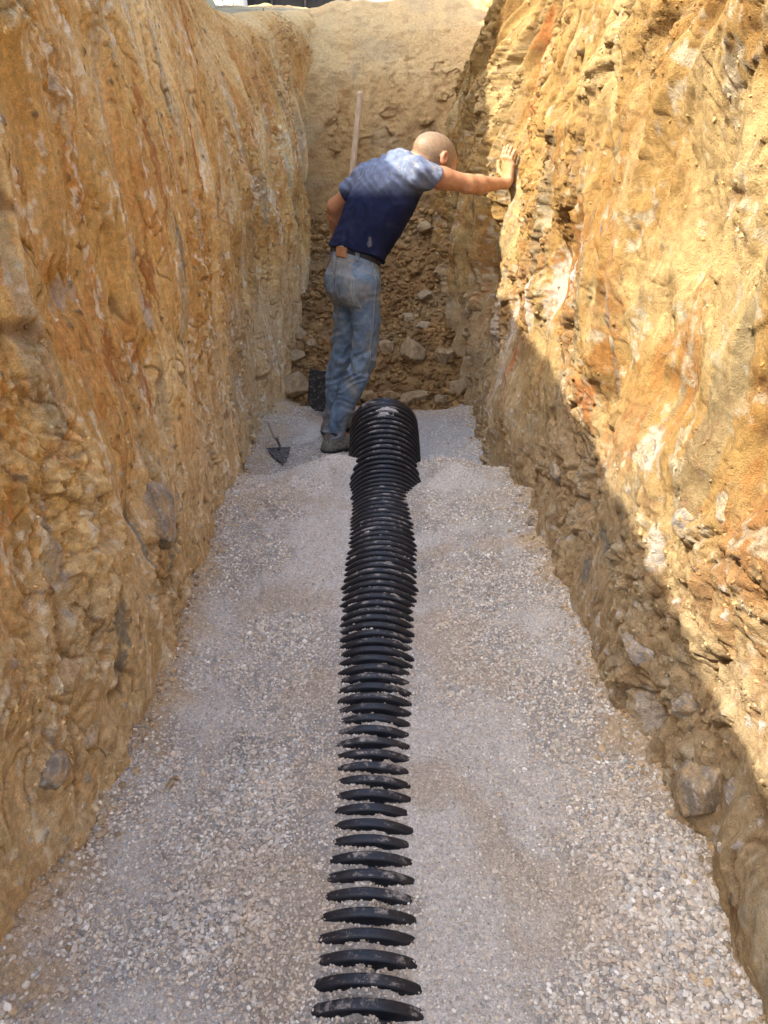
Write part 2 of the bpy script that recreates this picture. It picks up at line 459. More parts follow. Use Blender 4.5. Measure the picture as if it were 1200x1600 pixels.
# unseen earth heap, added beside the trench only to shade the end bank
def build_shade_heap():
    xs = np.linspace(-5.2, -1.15, 160); ys = np.linspace(2.6, 7.6, 230)
    X, Y = np.meshgrid(xs, ys, indexing='ij')
    h = 3.9 * np.exp(-(((X + 2.35) / .75) ** 2)) * ss(2.9, 3.7, Y) * (1 - ss(5.7, 7.2, Y))
    h = h * (1 + .22 * fbm(X * 1.8, Y * 1.8, 4, 700)) * ss(-1.15, -1.4, X)
    Z = np.interp(Y, [2.2, 2.8, 3.4, 3.9, 4.6, 5.4, 6.5, 8], [2.45, 2.6, 2.62, 2.40, 2.04, 2.12, 2.34, 2.50]) + h + .05 * fbm(X * 6, Y * 6, 4, 705)
    edge = np.minimum.reduce([X + 5.2, -1.15 - X, Y - 2.6, 7.6 - Y])
    Z = Z - .12 * (1 - ss(0, .25, edge))
    c = np.zeros(X.shape + (3,), np.float32) + np.array((.52, .40, .22), np.float32)
    c = mix(c, (.38, .27, .14), ss(-.1, .4, fbm(X * 4, Y * 4, 4, 710)))
    o = link('added_shade_heap', raw_mesh('shade_heap', np.stack([X, Y, Z], -1).reshape(-1, 3), grid_faces(160, 230), c), M_earth)
    tag(o, kind='structure')
build_shade_heap()

# ------------------------------------------------------------------ pipe geometry numbers
PR = .172          # outer radius over the ridges
PITCH = .0398
P_END = 3.60
def pipe_x(Y): return interp(Y, [(-1, -.055), (.7, -.038), (2, -.012), (3, -.002), (3.3, 0.0), (4.2, .008)]) + .006 * np.sin(Y * 2.7)
PTOP = .032
def pipe_z(Y):
    q = np.clip(np.asarray(Y) - 2.72, 0, 9)
    rise = np.where(q < .38, .5 * .72 * q * q, .5 * .72 * .38 ** 2 + .272 * (q - .38))
    return (PTOP - PR) + .003 * np.sin(Y * 3.1 + 1) + rise

# ------------------------------------------------------------------ gravel bed
def level(x, Y):
    x = np.asarray(x, np.float32); Y = np.asarray(Y, np.float32)
    z = .028 * fbm(x * 1.6, Y * 1.6, 3, 800) + .014 * fbm(x * 5, Y * 5, 3, 805)
    # humps and heel hollows
    for (hx, hy, r, a) in [(-.27, 1.55, .10, -.020), (-.30, 1.0, .14, -.015), (.33, 1.35, .16, -.012), (.30, .85, .13, -.018), (-.22, 2.9, .22, .045), (.34, 2.75, .25, .02), (-.42, 2.3, .2, .02),
                           (.42, 1.0, .12, .02), (-.24, 3.12, .13, .05), (-.62, 3.0, .16, -.05), (.25, 3.08, .13, .03), (.6, 3.0, .14, -.03), (.22, 2.35, .12, .018), (-.35, .85, .1, .02), (-.6, .8, .12, .03)]:
        z = z + a * np.exp(-((x - hx) ** 2 + (Y - hy) ** 2) / r ** 2)
    for (hx, hy, ang, dep) in [(-.36, 1.28, .2, .013), (-.22, 1.95, -.1, .012), (-.44, 2.05, .15, .012), (.36, 1.95, -.2, .012), (.46, 1.5, .1, .010), (-.47, 2.62, .3, .014), (.30, 1.05, .25, .011), (-.20, .82, 0, .010), (.42, 2.5, .1, .012)]:
        u = (x - hx) * math.cos(ang) + (Y - hy) * math.sin(ang); v = -(x - hx) * math.sin(ang) + (Y - hy) * math.cos(ang)
        q = np.sqrt((u / .048) ** 2 + (v / .13) ** 2)
        z = z - dep * (1 - ss(.7, 1.15, q)) + dep * .6 * np.exp(-((q - 1.3) / .22) ** 2)
    z = z + .03 * ss(.45, .7, np.abs(x)) * (1 - ss(3, 3.3, Y))
    yc = 3.15 - np.where(x < 0, .30 * np.maximum(-x - .18, 0), .22 * np.maximum(x - .25, 0)) - .05 * np.exp(-((x - .1) / .1) ** 2) + .03 * fbm(x * 5, Y * 0, 2, 810)
    drop = ss(0, .42, Y - yc)
    back = -.205 + .025 * fbm(x * 3, Y * 3, 3, 820) + .05 * ss(.45, .75, np.abs(x)) * ss(3.6, 4.4, Y)
    z = z * (1 - drop) + drop * back
    return z
def cover(x, Y):
    """gravel lying in the valleys of the corrugation, on top of the pipe"""
    px = pipe_x(Y); a = np.abs(x - px)
    arc = pipe_z(Y) + np.sqrt(np.maximum(PR ** 2 - a ** 2, 0))
    off = interp(Y, [(-1, -.017), (1.3, -.0175), (2.0, -.019), (2.35, -.018), (2.7, -.022), (2.95, -.026), (3.1, -.08), (5, -.08)])
    off = off + .014 * fbm(x * 14, Y * 22, 3, 830) + .006 * fbm(x * 40, Y * 40, 2, 835)
    # a heap spilt on the last ridges
    hp_ = np.exp(-(((x - px - .012) / .075) ** 2 + ((Y - (P_END - .155)) / .045) ** 2)) + .15 * fbm(x * 30, Y * 30, 3, 836)
    off = np.where(Y > P_END - .30, np.minimum(off + .125 * hp_, .004), off)
    return np.where((a < PR * .98) & (Y < P_END - .03), arc + off, -9)
def flat_by_pipe(x, Y):
    """level, tuned so the visible chord of the pipe has the width of the photo"""
    L = level(x, Y)
    px = pipe_x(Y)
    halfL = interp(Y, [(.6, .083), (1.2, .070), (1.6, .09), (2.1, .118), (2.4, .116), (2.65, .128), (2.9, .134), (3.05, .142), (3.2, .155)])
    halfR = interp(Y, [(.6, .085), (1.2, .083), (1.6, .10), (2.1, .118), (2.4, .124), (2.6, .104), (2.85, .094), (3.0, .130), (3.1, .165)])
    half = np.minimum(np.where(x < px, halfL, halfR), .166) + .010 * pn(Y * 18, x * 0 + np.where(x < px, 0, 5.5), 840)
    tgt = PTOP - PR + np.sqrt(np.maximum(PR ** 2 - half ** 2, 0)) - .002
    w = np.exp(-(np.maximum(np.abs(x - px) - half, 0) / .09) ** 2) * (1 - ss(3.02, 3.15, Y))
    return L * (1 - w) + tgt * w
def bed_z(x, Y):
    t = talus(x, Y)
    return np.maximum(flat_by_pipe(x, Y), cover(x, Y)) + t * (.022 + .012 * fbm(x * 25, Y * 25, 3, 889)) + .0035 * fbm(x * 30, Y * 30, 3, 850)
def talus(x, Y):
    """soil spilt from the walls over the edge of the gravel"""
    dist = np.where(x < 0, interp(Y, WL), interp(Y, WR)) - np.abs(x)
    sgn = np.where(x < 0, 3.3, 9.1)
    m = ss(.115, .02, dist + .10 * fbm(x * 4, Y * 7, 4, 885)) * ss(-.12, .22, fbm(Y * 1.9, sgn, 3, 887) + .55 * np.exp(-(((x + .50) / .2) ** 2 + ((Y - .95) / .22) ** 2)))
    return m
def sandy(x, Y):
    n = fbm(x * 2.6, Y * 2.2, 4, 860) + .35 * fbm(x * 11, Y * 11, 3, 865)
    s = ss(-.15, .35, n + .30 * np.exp(-((np.abs(x - pipe_x(Y)) - .17) / .10) ** 2) - .35 * ss(.42, .6, np.abs(x)))
    return s
def bed_col(x, Y):
    s = sandy(x, Y)
    c = np.zeros(np.shape(x) + (3,), np.float32) + np.array((.35, .315, .265), np.float32)
    c = mix(c, (.57, .52, .44), s)
    br = ss(.12, .42, fbm(x * 3.2 + 9, Y * 2.7, 4, 870))
    c = mix(c, (.43, .34, .235), br * .65)
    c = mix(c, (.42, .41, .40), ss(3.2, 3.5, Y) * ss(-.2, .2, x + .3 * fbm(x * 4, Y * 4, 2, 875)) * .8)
    c = mix(c, (.42, .31, .20), ss(4.25, 4.7, Y - .4 * np.exp(-((x + .3) / .2) ** 2) * 0) * .8)
    # dirt crumbled off the walls
    c = mix(c, (.50, .365, .21), talus(x, Y) * .9)
    c = mix(c, (.55, .40, .23), ss(.55, .63, np.abs(x) + .05 * fbm(x * 8, Y * 8, 3, 880)) * .55)
    return c
def build_bed():
    xs = np.concatenate([np.linspace(-1.0, -.26, 150), np.linspace(-.256, .256, 190), np.linspace(.26, 1.0, 150)])
    ys = [-6 + .1 * i for i in range(62)]
    y = .3
    while y < 5.4:
        ys.append(y); y += .0042 * max(1, (.911 * y + .45) / 1.3) ** .8
    ys = np.array(ys)
    Y, X = np.meshgrid(ys, xs, indexing='ij')
    Z = bed_z(X, Y)
    V = np.stack([X, Y, Z], -1).reshape(-1, 3)
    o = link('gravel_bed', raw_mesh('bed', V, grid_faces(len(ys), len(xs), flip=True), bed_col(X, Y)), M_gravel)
    tag(o, kind='structure')
build_bed()

# icosphere data
def ico(sub):
    t = (1 + 5 ** .5) / 2
    V = [(-1, t, 0), (1, t, 0), (-1, -t, 0), (1, -t, 0), (0, -1, t), (0, 1, t), (0, -1, -t), (0, 1, -t), (t, 0, -1), (t, 0, 1), (-t, 0, -1), (-t, 0, 1)]
    F = [(0, 11, 5), (0, 5, 1), (0, 1, 7), (0, 7, 10), (0, 10, 11), (1, 5, 9), (5, 11, 4), (11, 10, 2), (10, 7, 6), (7, 1, 8), (3, 9, 4), (3, 4, 2), (3, 2, 6), (3, 6, 8), (3, 8, 9), (4, 9, 5), (2, 4, 11), (6, 2, 10), (8, 6, 7), (9, 8, 1)]
    V = [Vector(v).normalized() for v in V]
    for _ in range(sub):
        mid = {}; nf = []
        def m(a, b):
            k = (min(a, b), max(a, b))
            if k not in mid:
                mid[k] = len(V); V.append(((V[a] + V[b]) / 2).normalized())
            return mid[k]
        for a, b, c in F:
            x, y, z = m(a, b), m(b, c), m(c, a)
            nf += [(a, x, z), (b, y, x), (c, z, y), (x, y, z)]
        F = nf
    return np.array([tuple(v) for v in V], np.float32), np.array(F, np.int32)
I0, I1 = ico(0), ico(1)
def scatter(name, P, rad, col, flat=.75, base=I0, smooth=False, jit=.22):
    n = len(P); BV, BF = base; k = len(BV)
    q = RNG.normal(size=(n, 4)); q /= np.linalg.norm(q, axis=1)[:, None]
    w, x, y, z = q.T
    Rm = np.stack([1 - 2 * (y * y + z * z), 2 * (x * y - z * w), 2 * (x * z + y * w), 2 * (x * y + z * w), 1 - 2 * (x * x + z * z), 2 * (y * z - x * w),
                   2 * (x * z - y * w), 2 * (y * z + x * w), 1 - 2 * (x * x + y * y)], -1).reshape(n, 3, 3)
    sc = np.stack([RNG.uniform(.8, 1.35, n), RNG.uniform(.7, 1.05, n), RNG.uniform(.5, .9, n)], -1)
    B = BV[None] * (1 + RNG.uniform(-jit, jit, (n, k, 1))) * sc[:, None, :]
    B = np.einsum('nij,nkj->nki', Rm, B) * rad[:, None, None]
    B[:, :, 2] *= flat
    V = (B + P[:, None, :]).reshape(-1, 3)
    F = (BF[None] + (np.arange(n) * k)[:, None, None]).reshape(-1, 3)
    cc = np.repeat(col[:, None, :], k, 1).reshape(-1, 3)
    return raw_mesh(name, V, F, cc, smooth)
def stone_cols(n, x, Y):
    pal = np.array([(.56, .50, .42), (.68, .63, .54), (.46, .39, .31), (.62, .51, .38), (.40, .39, .37), (.80, .76, .68), (.54, .44, .34), (.30, .28, .25)], np.float32)
    w = np.array([.25, .17, .14, .16, .08, .07, .10, .03])
    c = pal[RNG.choice(len(pal), n, p=w / w.sum())] * RNG.uniform(.85, 1.1, (n, 1))
    br = ss(.12, .42, fbm(x * 3.2 + 9, Y * 2.7, 4, 870))
    c = mix(c, (.54, .43, .31), br * .40)
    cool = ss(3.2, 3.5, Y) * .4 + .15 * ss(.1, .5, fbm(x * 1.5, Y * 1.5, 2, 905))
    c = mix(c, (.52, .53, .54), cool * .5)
    c = c * np.array((1.0, .99, .94)) * RNG.uniform(.84, 1.14, (n, 1))
    return c.astype(np.float32)
def build_gravel():
    Ps = []
    for (y0, y1, dens, rmin, rmax) in [(.35, 1.3, 52000, .0024, .0062), (1.3, 2.2, 38000, .0026, .0062), (2.2, 3.35, 22000, .003, .0068), (3.35, 4.75, 11000, .003, .0065)]:
        n = int(1.5 * (y1 - y0) * dens)
        x = RNG.uniform(-.78, .78, n); y = RNG.uniform(y0, y1, n)
        s = sandy(x, y)
        keep = RNG.random(n) < (1 - .25 * s)
        px = np.abs(x - pipe_x(y)) < .17
        keep &= ~(px & (RNG.random(n) < .3))
        keep &= ~(RNG.random(n) < .88 * talus(x, y))
        x, y, s = x[keep], y[keep], s[keep]
        r = rmin + (rmax - rmin) * RNG.random(len(x)) ** 2.2
        r *= (1 - .36 * s) * (1 + .30 * ss(.1, .5, fbm(x * 3, y * 3, 2, 910)))
        big = RNG.random(len(x)) < .010; r[big] *= 1.6
        onpipe = (np.abs(x - pipe_x(y)) < .16)
        r[onpipe] = np.minimum(r[onpipe], .0034)
        z = bed_z(x, y) + r * RNG.uniform(-.15, .35, len(x))
        Ps.append(np.stack([x, y, z, r], -1))
    Q = np.concatenate(Ps)
    me = scatter('gravel', Q[:, :3], Q[:, 3], stone_cols(len(Q), Q[:, 0], Q[:, 1]), flat=.8)
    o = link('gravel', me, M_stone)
    tag(o, 'pale crushed stone covering the trench floor around the black pipe', 'gravel', kind='stuff')
    print('stones', len(Q))
build_gravel()

# ------------------------------------------------------------------ rubble on the end slope
def build_rubble():
    n = 11000
    x = RNG.uniform(-.7, .68, n); t = RNG.uniform(.03, .50, n) ** 1.0
    X, Y, Z, c = bank_point(x, t)
    dens = .35 + .65 * ss(-.1, .3, fbm(x * 3.5, t * 9, 3, 930))
    keep = (RNG.random(n) < dens)
    X, Y, Z, c = X[keep], Y[keep], Z[keep], c[keep]
    r = .004 + .024 * RNG.random(len(X)) ** 4.5
    col = c * RNG.uniform(.7, 1.15, (len(X), 1))
    P = np.stack([X, Y - r * .3, Z + r * .2], -1)
    o = link('rubble', scatter('rubble', P, r, col, flat=.9, base=I1, smooth=False, jit=.13), M_rock)
    tag(o, 'brown clods and small stones strewn over the slope at the trench end', 'rubble', kind='stuff')
    # crumbs along the foot of both walls
    xs = []; 
    for side in (-1, 1):
        m = 1300
        y = RNG.uniform(.7, 4.7, m)
        xw = wall_x(side, y, level(side * .62 + 0 * y, y) + .02)
        xx = xw - side * np.abs(RNG.normal(0, .028, m)) * (1 + 1.5 * (pn(y * 2.2, y * 0 + 7.1, 77) > .15)) + side * .015
        r = .0025 + .008 * RNG.random(m) ** 4
        xs.append(np.stack([xx, y, bed_z(xx, y) + r * .3, r], -1))
    Q = np.concatenate(xs)
    col = np.array((.50, .36, .20)) * RNG.uniform(.6, 1.2, (len(Q), 1)) + RNG.uniform(0, .06, (len(Q), 1))
    o = link('earth_crumbs', scatter('crumbs', Q[:, :3], Q[:, 3], col.astype(np.float32), base=I1, jit=.15), M_rock)
    tag(o, 'crumbs of ochre earth fallen along the foot of both walls', 'earth crumbs', kind='stuff')
build_rubble()

def build_clinging():
    Qs = []; Cs = []
    for side in (-1, 1):
        m = 36000 if side < 0 else 80000
        y = .65 + 5.6 * RNG.random(m) ** 1.5; z = RNG.uniform(-.05, 2.2, m)
        d, c, rough = wall_fields(side, y, z)
        keep = RNG.random(m) < (.10 + .9 * rough) * (.5 + .5 * ss(-.1, .3, fbm(y * 5, z * 5, 3, 940)))
        y, z, d, c, rough = y[keep], z[keep], d[keep], c[keep], rough[keep]
        x = side * (wall_base(side, y, z, rimz(side, y)) - d)
        r = (.0014 + .0062 * RNG.random(len(y)) ** 3.5) * (.75 + .12 * y)
        Qs.append(np.stack([x + side * r * .25, y, z, r], -1))
        Cs.append(c * RNG.uniform(.60, 1.05, (len(y), 1)))
    Q = np.concatenate(Qs); col = np.concatenate(Cs).astype(np.float32)
    o = link('clinging_crumbs', scatter('clinging', Q[:, :3].astype(np.float32), Q[:, 3].astype(np.float32), col, flat=1, base=I0, jit=.25), M_rock)
    tag(o, 'fine crumbs and grit clinging to the two cut earth walls', 'earth crumbs', kind='stuff')
    print('clinging', len(Q))
build_clinging()

# ------------------------------------------------------------------ rocks
I4 = ico(4)
def rock_mesh(seed, size, col1, col2, cuts=16, white=0.0):
    r = np.random.default_rng(seed)
    V = I4[0].copy()
    nrm = r.normal(size=(cuts, 3)); nrm /= np.linalg.norm(nrm, axis=1)[:, None]
    dd = r.uniform(.72, 1.0, cuts)
    dot = V @ nrm.T
    lim = np.where(dot > .05, dd[None] / np.maximum(dot, .05), 9)
    rad = np.minimum(lim.min(1), 1.12)
    u, v = V[:, 0] + V[:, 2] * .7, V[:, 1] - V[:, 2] * .6
    rad = rad + .04 * fbm(u * 3 + seed, v * 3, 4, 950) + .015 * fbm(u * 12, v * 12 + seed, 3, 955)
    m = ss(-.2, .4, fbm(u * 2 + seed, v * 2, 4, 960))
    c = mix(np.zeros((len(V), 3), np.float32) + np.array(col1, np.float32), col2, m)
    if white:
        c = mix(c, (.62, .57, .50), ss(.30, .55, fbm(u * 4, v * 4 + seed, 5, 965, .65) + white) * .9)
    c = mix(c, (.40, .285, .15), np.clip(.25 + .65 * ss(-.12, .22, fbm(u * 2.6 + 5, v * 2.6 + seed, 5, 968, .65)), 0, .85))
    P = V * rad[:, None] * np.array(size)[None]
    return raw_mesh('rock', P, I4[1], c, True)
def rock(loc, size, col1, col2, label, seed, rot=(0, 0, 0), white=0, group=None, name='rock'):
    me = rock_mesh(seed, size, col1, col2, white=white)
    o = link(name, me, M_rock)
    o.location = loc; o.rotation_euler = rot
    tag(o, label, 'rock', group)
    return o
TAN1, TAN2 = (.46, .34, .20), (.36, .25, .13)
GR1, GR2 = (.17, .165, .15), (.31, .285, .24)
WT1, WT2 = (.62, .57, .50), (.42, .38, .33)
def wall_rock(side, Y, z, size, c1, c2, label, seed, white=0, sink=.35):
    x = float(wall_x(side, Y, z)[0])
    return rock((x + side * size[0] * sink, Y, z), size, c1, c2, label, seed, (random.uniform(-.4, .4), random.uniform(-.2, .2), random.uniform(-.3, .3)), white, 'rocks held in the trench walls', 'embedded_rock')
wall_rock(-1, 1.76, .40, (.06, .07, .10), GR2, GR1, 'grey rock with a white stripe sticking out of the left wall beside the round hollow', 3, .12, .1)
wall_rock(-1, 1.17, .17, (.035, .055, .04), (.52, .42, .26), (.42, .33, .2), 'tan rock with a dark right edge low in the left wall near the gravel', 8, .05)
wall_rock(-1, 1.02, .22, (.03, .035, .04), GR1, WT2, 'small dark rock at the left photo edge, low in the left wall', 9)
wall_rock(-1, 1.14, .34, (.025, .03, .035), (.50, .38, .22), (.42, .3, .16), 'small tan rock at the left photo edge, below the white streak', 12, .0, .5)
wall_rock(1, 1.11, .10, (.05, .06, .075), GR1, (.30, .25, .19), 'largest dark grey boulder at the foot of the right wall', 21, .03, .25)
wall_rock(1, 1.23, .20, (.03, .035, .03), GR1, (.28, .30, .32), 'slate grey triangular rock just above the big boulder in the right wall', 22, .08)
wall_rock(1, 1.41, .21, (.03, .05, .035), (.26, .26, .26), GR2, 'grey rock in the shaded right wall, upper left of the slate triangle', 23, .10)
wall_rock(1, 1.50, .64, (.03, .04, .045), (.27, .235, .18), GR1, 'pale grey rock in the sunlit part of the right wall', 24, .08, .6)
wall_rock(1, 1.18, .68, (.035, .03, .04), GR1, (.24, .21, .17), 'grey rock at the right photo edge in the sunlit wall', 25, .05, .6)
wall_rock(1, 1.27, .60, (.03, .025, .03), (.12, .13, .14), GR1, 'small blue grey stone below the rock at the right photo edge', 26, .0, .6)
wall_rock(1, 2.33, .29, (.04, .055, .04), (.22, .21, .20), GR2, 'dark pointed rock in the shaded right wall near the shadow edge', 27, .05)
wall_rock(1, 1.02, .17, (.025, .03, .03), GR1, (.25, .25, .26), 'small dark stone right of the big boulder in the right wall', 28, .1)
wall_rock(1, 1.72, .07, (.03, .05, .06), WT2, GR2, 'white flecked grey rock at the gravel line of the right wall', 29, .25)
wall_rock(1, 2.50, .02, (.05, .06, .02), (.13, .12, .11), (.2, .19, .18), 'flat black stone poking out where right wall meets gravel', 30, 0, .1)
def at_bank(x, z):
    t = np.linspace(0, 1, 400)
    X, Y, Z, c = bank_point(np.full(400, x, np.float32), t)
    i = int(np.argmin(np.abs(Z - z)))
    return float(Y[i])
loose = [(-.60, -.09, (.125, .10, .085), 'large rounded tan boulder left of the shovel blade', 41, (.50, .38, .22)),
         (-.62, .05, (.075, .06, .05), 'tan stone resting right above the large rounded boulder', 42, None),
         (-.61, .17, (.055, .05, .05), 'upper tan stone against the left wall in the pile behind the shovel', 43, None),
         (-.52, .12, (.04, .04, .035), 'small tan stone right of the upper stone by the left wall', 44, None),
         (.19, .07, (.11, .08, .10), 'biggest broken brown boulder in the middle of the rubble slope', 45, (.40, .29, .17)),
         (.17, .26, (.055, .05, .035), 'pale brown stone sitting above the biggest broken boulder', 46, (.50, .40, .27)),
         (.28, .22, (.05, .04, .035), 'light flat stone upper right of the biggest broken boulder', 47, (.58, .50, .38)),
         (.02, .10, (.06, .06, .05), 'brown stone beside the right knee of the man', 48, None),
         (.43, .06, (.08, .07, .06), 'dark brown block near the right wall on the rubble slope', 49, (.28, .19, .10)),
         (.20, -.16, (.12, .06, .045), 'long brown slab at the slope foot behind the pipe end', 50, (.42, .29, .15)),
         (.05, -.15, (.07, .05, .04), 'orange brown clod just behind the top of the pipe end', 51, (.44, .26, .10)),
         (.50, -.10, (.07, .05, .05), 'grey brown stone in the right corner of the slope foot', 52, None),
         (.30, .85, (.06, .05, .045), 'rounded clod high on the slope right of the man', 53, None),
         (.42, .55, (.07, .05, .05), 'brown block on the slope near the right corner', 54, (.33, .24, .14)),
         (-.10, -.14, (.06, .05, .04), 'clod between the lower legs of the man and the pipe end', 55, (.45, .29, .13)),
         (.30, .40, (.05, .04, .04), 'greyish chunk halfway up the rubble slope', 56, (.44, .37, .27)),
         (.38, -.17, (.05, .04, .035), 'pale stone at the gravel edge behind the pipe', 57, (.50, .42, .30))]
for (x, z, sz, lab, sd, col) in loose:
    c1 = tuple(v * .72 for v in (col or TAN1))
    y = at_bank(x, z)
    rock((x, y - sz[1] * .35, z + sz[2] * .1), sz, c1, tuple(v * .75 for v in c1), lab, sd, (random.uniform(-.3, .3), random.uniform(-.3, .3), random.uniform(-1, 1)), 0, 'loose rocks on the end slope', 'loose_rock')

# ------------------------------------------------------------------ things beyond the rim
def box_bm(bm, c, s, rot=None, bev=.01):
    import bmesh
    r = bmesh.ops.create_cube(bm, size=1)
    vs = r['verts']
    bmesh.ops.scale(bm, vec=s, verts=vs)
    if rot is not None: bmesh.ops.rotate(bm, cent=(0, 0, 0), matrix=rot, verts=vs)
    bmesh.ops.translate(bm, vec=c, verts=vs)
    if bev:
        es = list({e for v in vs for e in v.link_edges})
        bmesh.ops.bevel(bm, geom=es, offset=bev, segments=2, affect='EDGES')
def bm_obj(name, bm, mat, parent=None):
    me = bpy.data.meshes.new(name); bm.to_mesh(me); bm.free()
    return link(name, me, mat, parent)
import bmesh
M_black_steel = plain_mat('black_steel', (.010, .010, .010), (.035, .028, .022), 12, .6, .3)
M_block = plain_mat('white_block', (.62, .58, .50), (.74, .70, .63), 10, .9, .5, .006)
M_timber = plain_mat('dark_timber', (.05, .035, .022), (.12, .08, .05), 8, .85, .4, stretch=(1, 1, 6))
bm = bmesh.new()
for zz in (0.02, .42): box_bm(bm, (0, 0, zz), (1.25, .26, .04), bev=.004)
box_bm(bm, (0, 0, .22), (1.25, .03, .37), bev=.002)
for i in range(4): box_bm(bm, (-.5 + i * .33, -.06, .22), (.02, .10, .36), bev=.002)
o = bm_obj('steel_beam', bm, M_black_steel); o.location = (-.95, 8.9, 2.54); o.rotation_euler = (0, 0, .06)
tag(o, 'black steel beam lying on the ground beyond the far left rim', 'steel beam')
bm = bmesh.new(); box_bm(bm, (0, 0, .24), (.30, .34, .5), bev=.03)
bmesh.ops.subdivide_edges(bm, edges=bm.edges[:], cuts=3, use_grid_fill=True)
for v in bm.verts:
    v.co += Vector((math.sin(v.co.z * 31 + v.co.y * 17), math.sin(v.co.x * 27 + v.co.z * 13), math.sin(v.co.x * 19))) * .006
o = bm_obj('concrete_block', bm, M_block); o.location = (-1.50, 8.6, 2.54)
tag(o, 'whitish concrete block at the far left rim beside the black beam', 'concrete block')
for i, (x, lab) in enumerate([(-.26, 'dark timber plank on the far rim just right of the black beam'), (.12, 'rightmost dark timber plank on the far rim above the end bank')]):
    bm = bmesh.new(); box_bm(bm, (0, 0, .15), (.30, .06, .32), bev=.006)
    o = bm_obj('timber_plank', bm, M_timber); o.location = (x, 9.2 + .1 * i, 2.54); o.rotation_euler = (.1, 0, .1 - .2 * i)
    tag(o, lab, 'plank', 'planks on the far rim')

# ------------------------------------------------------------------ corrugated pipe
def pipe_material():
    m, nt, b = new_mat('black_corrugated_plastic')
    n1 = noise_node(nt, 26, 7, .75); n2 = noise_node(nt, 140, 5, .7); n4 = noise_node(nt, 5, 3, .6)
    geo = N(nt, 'ShaderNodeNewGeometry'); sep = N(nt, 'ShaderNodeSeparateXYZ')
    nt.links.new(geo.outputs['True Normal'], sep.inputs[0])
    up = maprange(nt, sep.outputs['Z'], .35, 1.0, 0, .20)
    a = N(nt, 'ShaderNodeMath', operation='ADD'); nt.links.new(n1.outputs[0], a.inputs[0]); nt.links.new(up, a.inputs[1])
    a2 = N(nt, 'ShaderNodeMath', operation='MULTIPLY_ADD'); nt.links.new(n2.outputs[0], a2.inputs[0]); a2.inputs[1].default_value = .35; nt.links.new(a.outputs[0], a2.inputs[2])
    a3 = N(nt, 'ShaderNodeMath', operation='MULTIPLY_ADD'); nt.links.new(n4.outputs[0], a3.inputs[0]); a3.inputs[1].default_value = .35; nt.links.new(a2.outputs[0], a3.inputs[2])
    f = maprange(nt, a3.outputs[0], 1.06, 1.20, 0, .75)
    f0 = maprange(nt, a3.outputs[0], .85, 1.15, 0, .035)
    mx0 = N(nt, 'ShaderNodeMath', operation='MAXIMUM'); nt.links.new(f, mx0.inputs[0]); nt.links.new(f0, mx0.inputs[1])
    mx = N(nt, 'ShaderNodeMix', data_type='RGBA'); mx.inputs[6].default_value = (.0075, .0085, .012, 1); mx.inputs[7].default_value = (.42, .37, .31, 1)
    nt.links.new(mx0.outputs[0], mx.inputs[0]); nt.links.new(mx.outputs[2], b.inputs['Base Color'])
    r = maprange(nt, mx0.outputs[0], 0, .5, .40, .9); nt.links.new(r, b.inputs['Roughness'])
    b.inputs['Specular IOR Level'].default_value = .35
    bp = N(nt, 'ShaderNodeBump', Strength=.25, Distance=.0015)
    nt.links.new(n2.outputs[0], bp.inputs['Height']); nt.links.new(bp.outputs[0], b.inputs['Normal'])
    return m
M_pipe = pipe_material()
def build_pipe():
    prof = [(0, PR - .021), (.10, PR - .021), (.17, PR - .0195), (.21, PR - .014), (.245, PR - .0055), (.30, PR - .0012), (.38, PR), (.62, PR), (.70, PR - .0012), (.755, PR - .0055), (.79, PR - .014), (.83, PR - .0195), (.90, PR - .021)]
    pts = []; y = -1.2
    while y < P_END - .075:
        for f, r in prof: pts.append((y + f * PITCH, r))
        y += PITCH
    y0 = pts[-1][0]
    for dy, r in [(.008, PR - .020), (.011, PR - .006), (.015, PR - .0025), (.060, PR - .0015), (.064, PR - .003), (.066, PR - .008), (.066, PR - .024), (.05, PR - .028), (0, PR - .028)] + [(-.05 * q, PR - .028) for q in range(1, 12)]:
        pts.append((y0 + dy, r))
    n = 112
    ys = np.array([p[0] for p in pts]); rs = np.array([p[1] for p in pts])
    th = np.linspace(0, 2 * np.pi, n, endpoint=False)
    Yg = ys[:, None] + 0 * th[None]
    rr = rs[:, None] * (1 + .004 * np.sin(th * 2 + ys[:, None] * 1.3)[...])
    sl = (pipe_z(ys + .02) - pipe_z(ys - .02)) / .04
    nrm_ = np.sqrt(1 + sl ** 2)
    cut = P_END - .06                      # beyond the bend the section stays square to the axis
    X = pipe_x(ys)[:, None] + rr * np.sin(th)[None]
    Z = pipe_z(ys)[:, None] + rr * np.cos(th)[None] / nrm_[:, None]
    Yg = ys[:, None] - rr * np.cos(th)[None] * (sl / nrm_)[:, None]
    Yg = Yg - .022 * np.sin(th)[None] * (1 + .5 * np.sin(np.floor(ys / PITCH) * 1.7))[:, None] * rr
    V = np.stack([X, Yg, Z], -1)
    i = np.arange(len(ys) * n).reshape(len(ys), n)
    j = np.roll(i, -1, 1)
    F = np.stack([i[:-1], j[:-1], j[1:], i[1:]], -1).reshape(-1, 4)
    o = link('drainage_pipe', raw_mesh('pipe', V.reshape(-1, 3), F[:, ::-1]), M_pipe)
    tag(o, 'black corrugated plastic pipe half buried in pale gravel along the trench', 'pipe')
build_pipe()

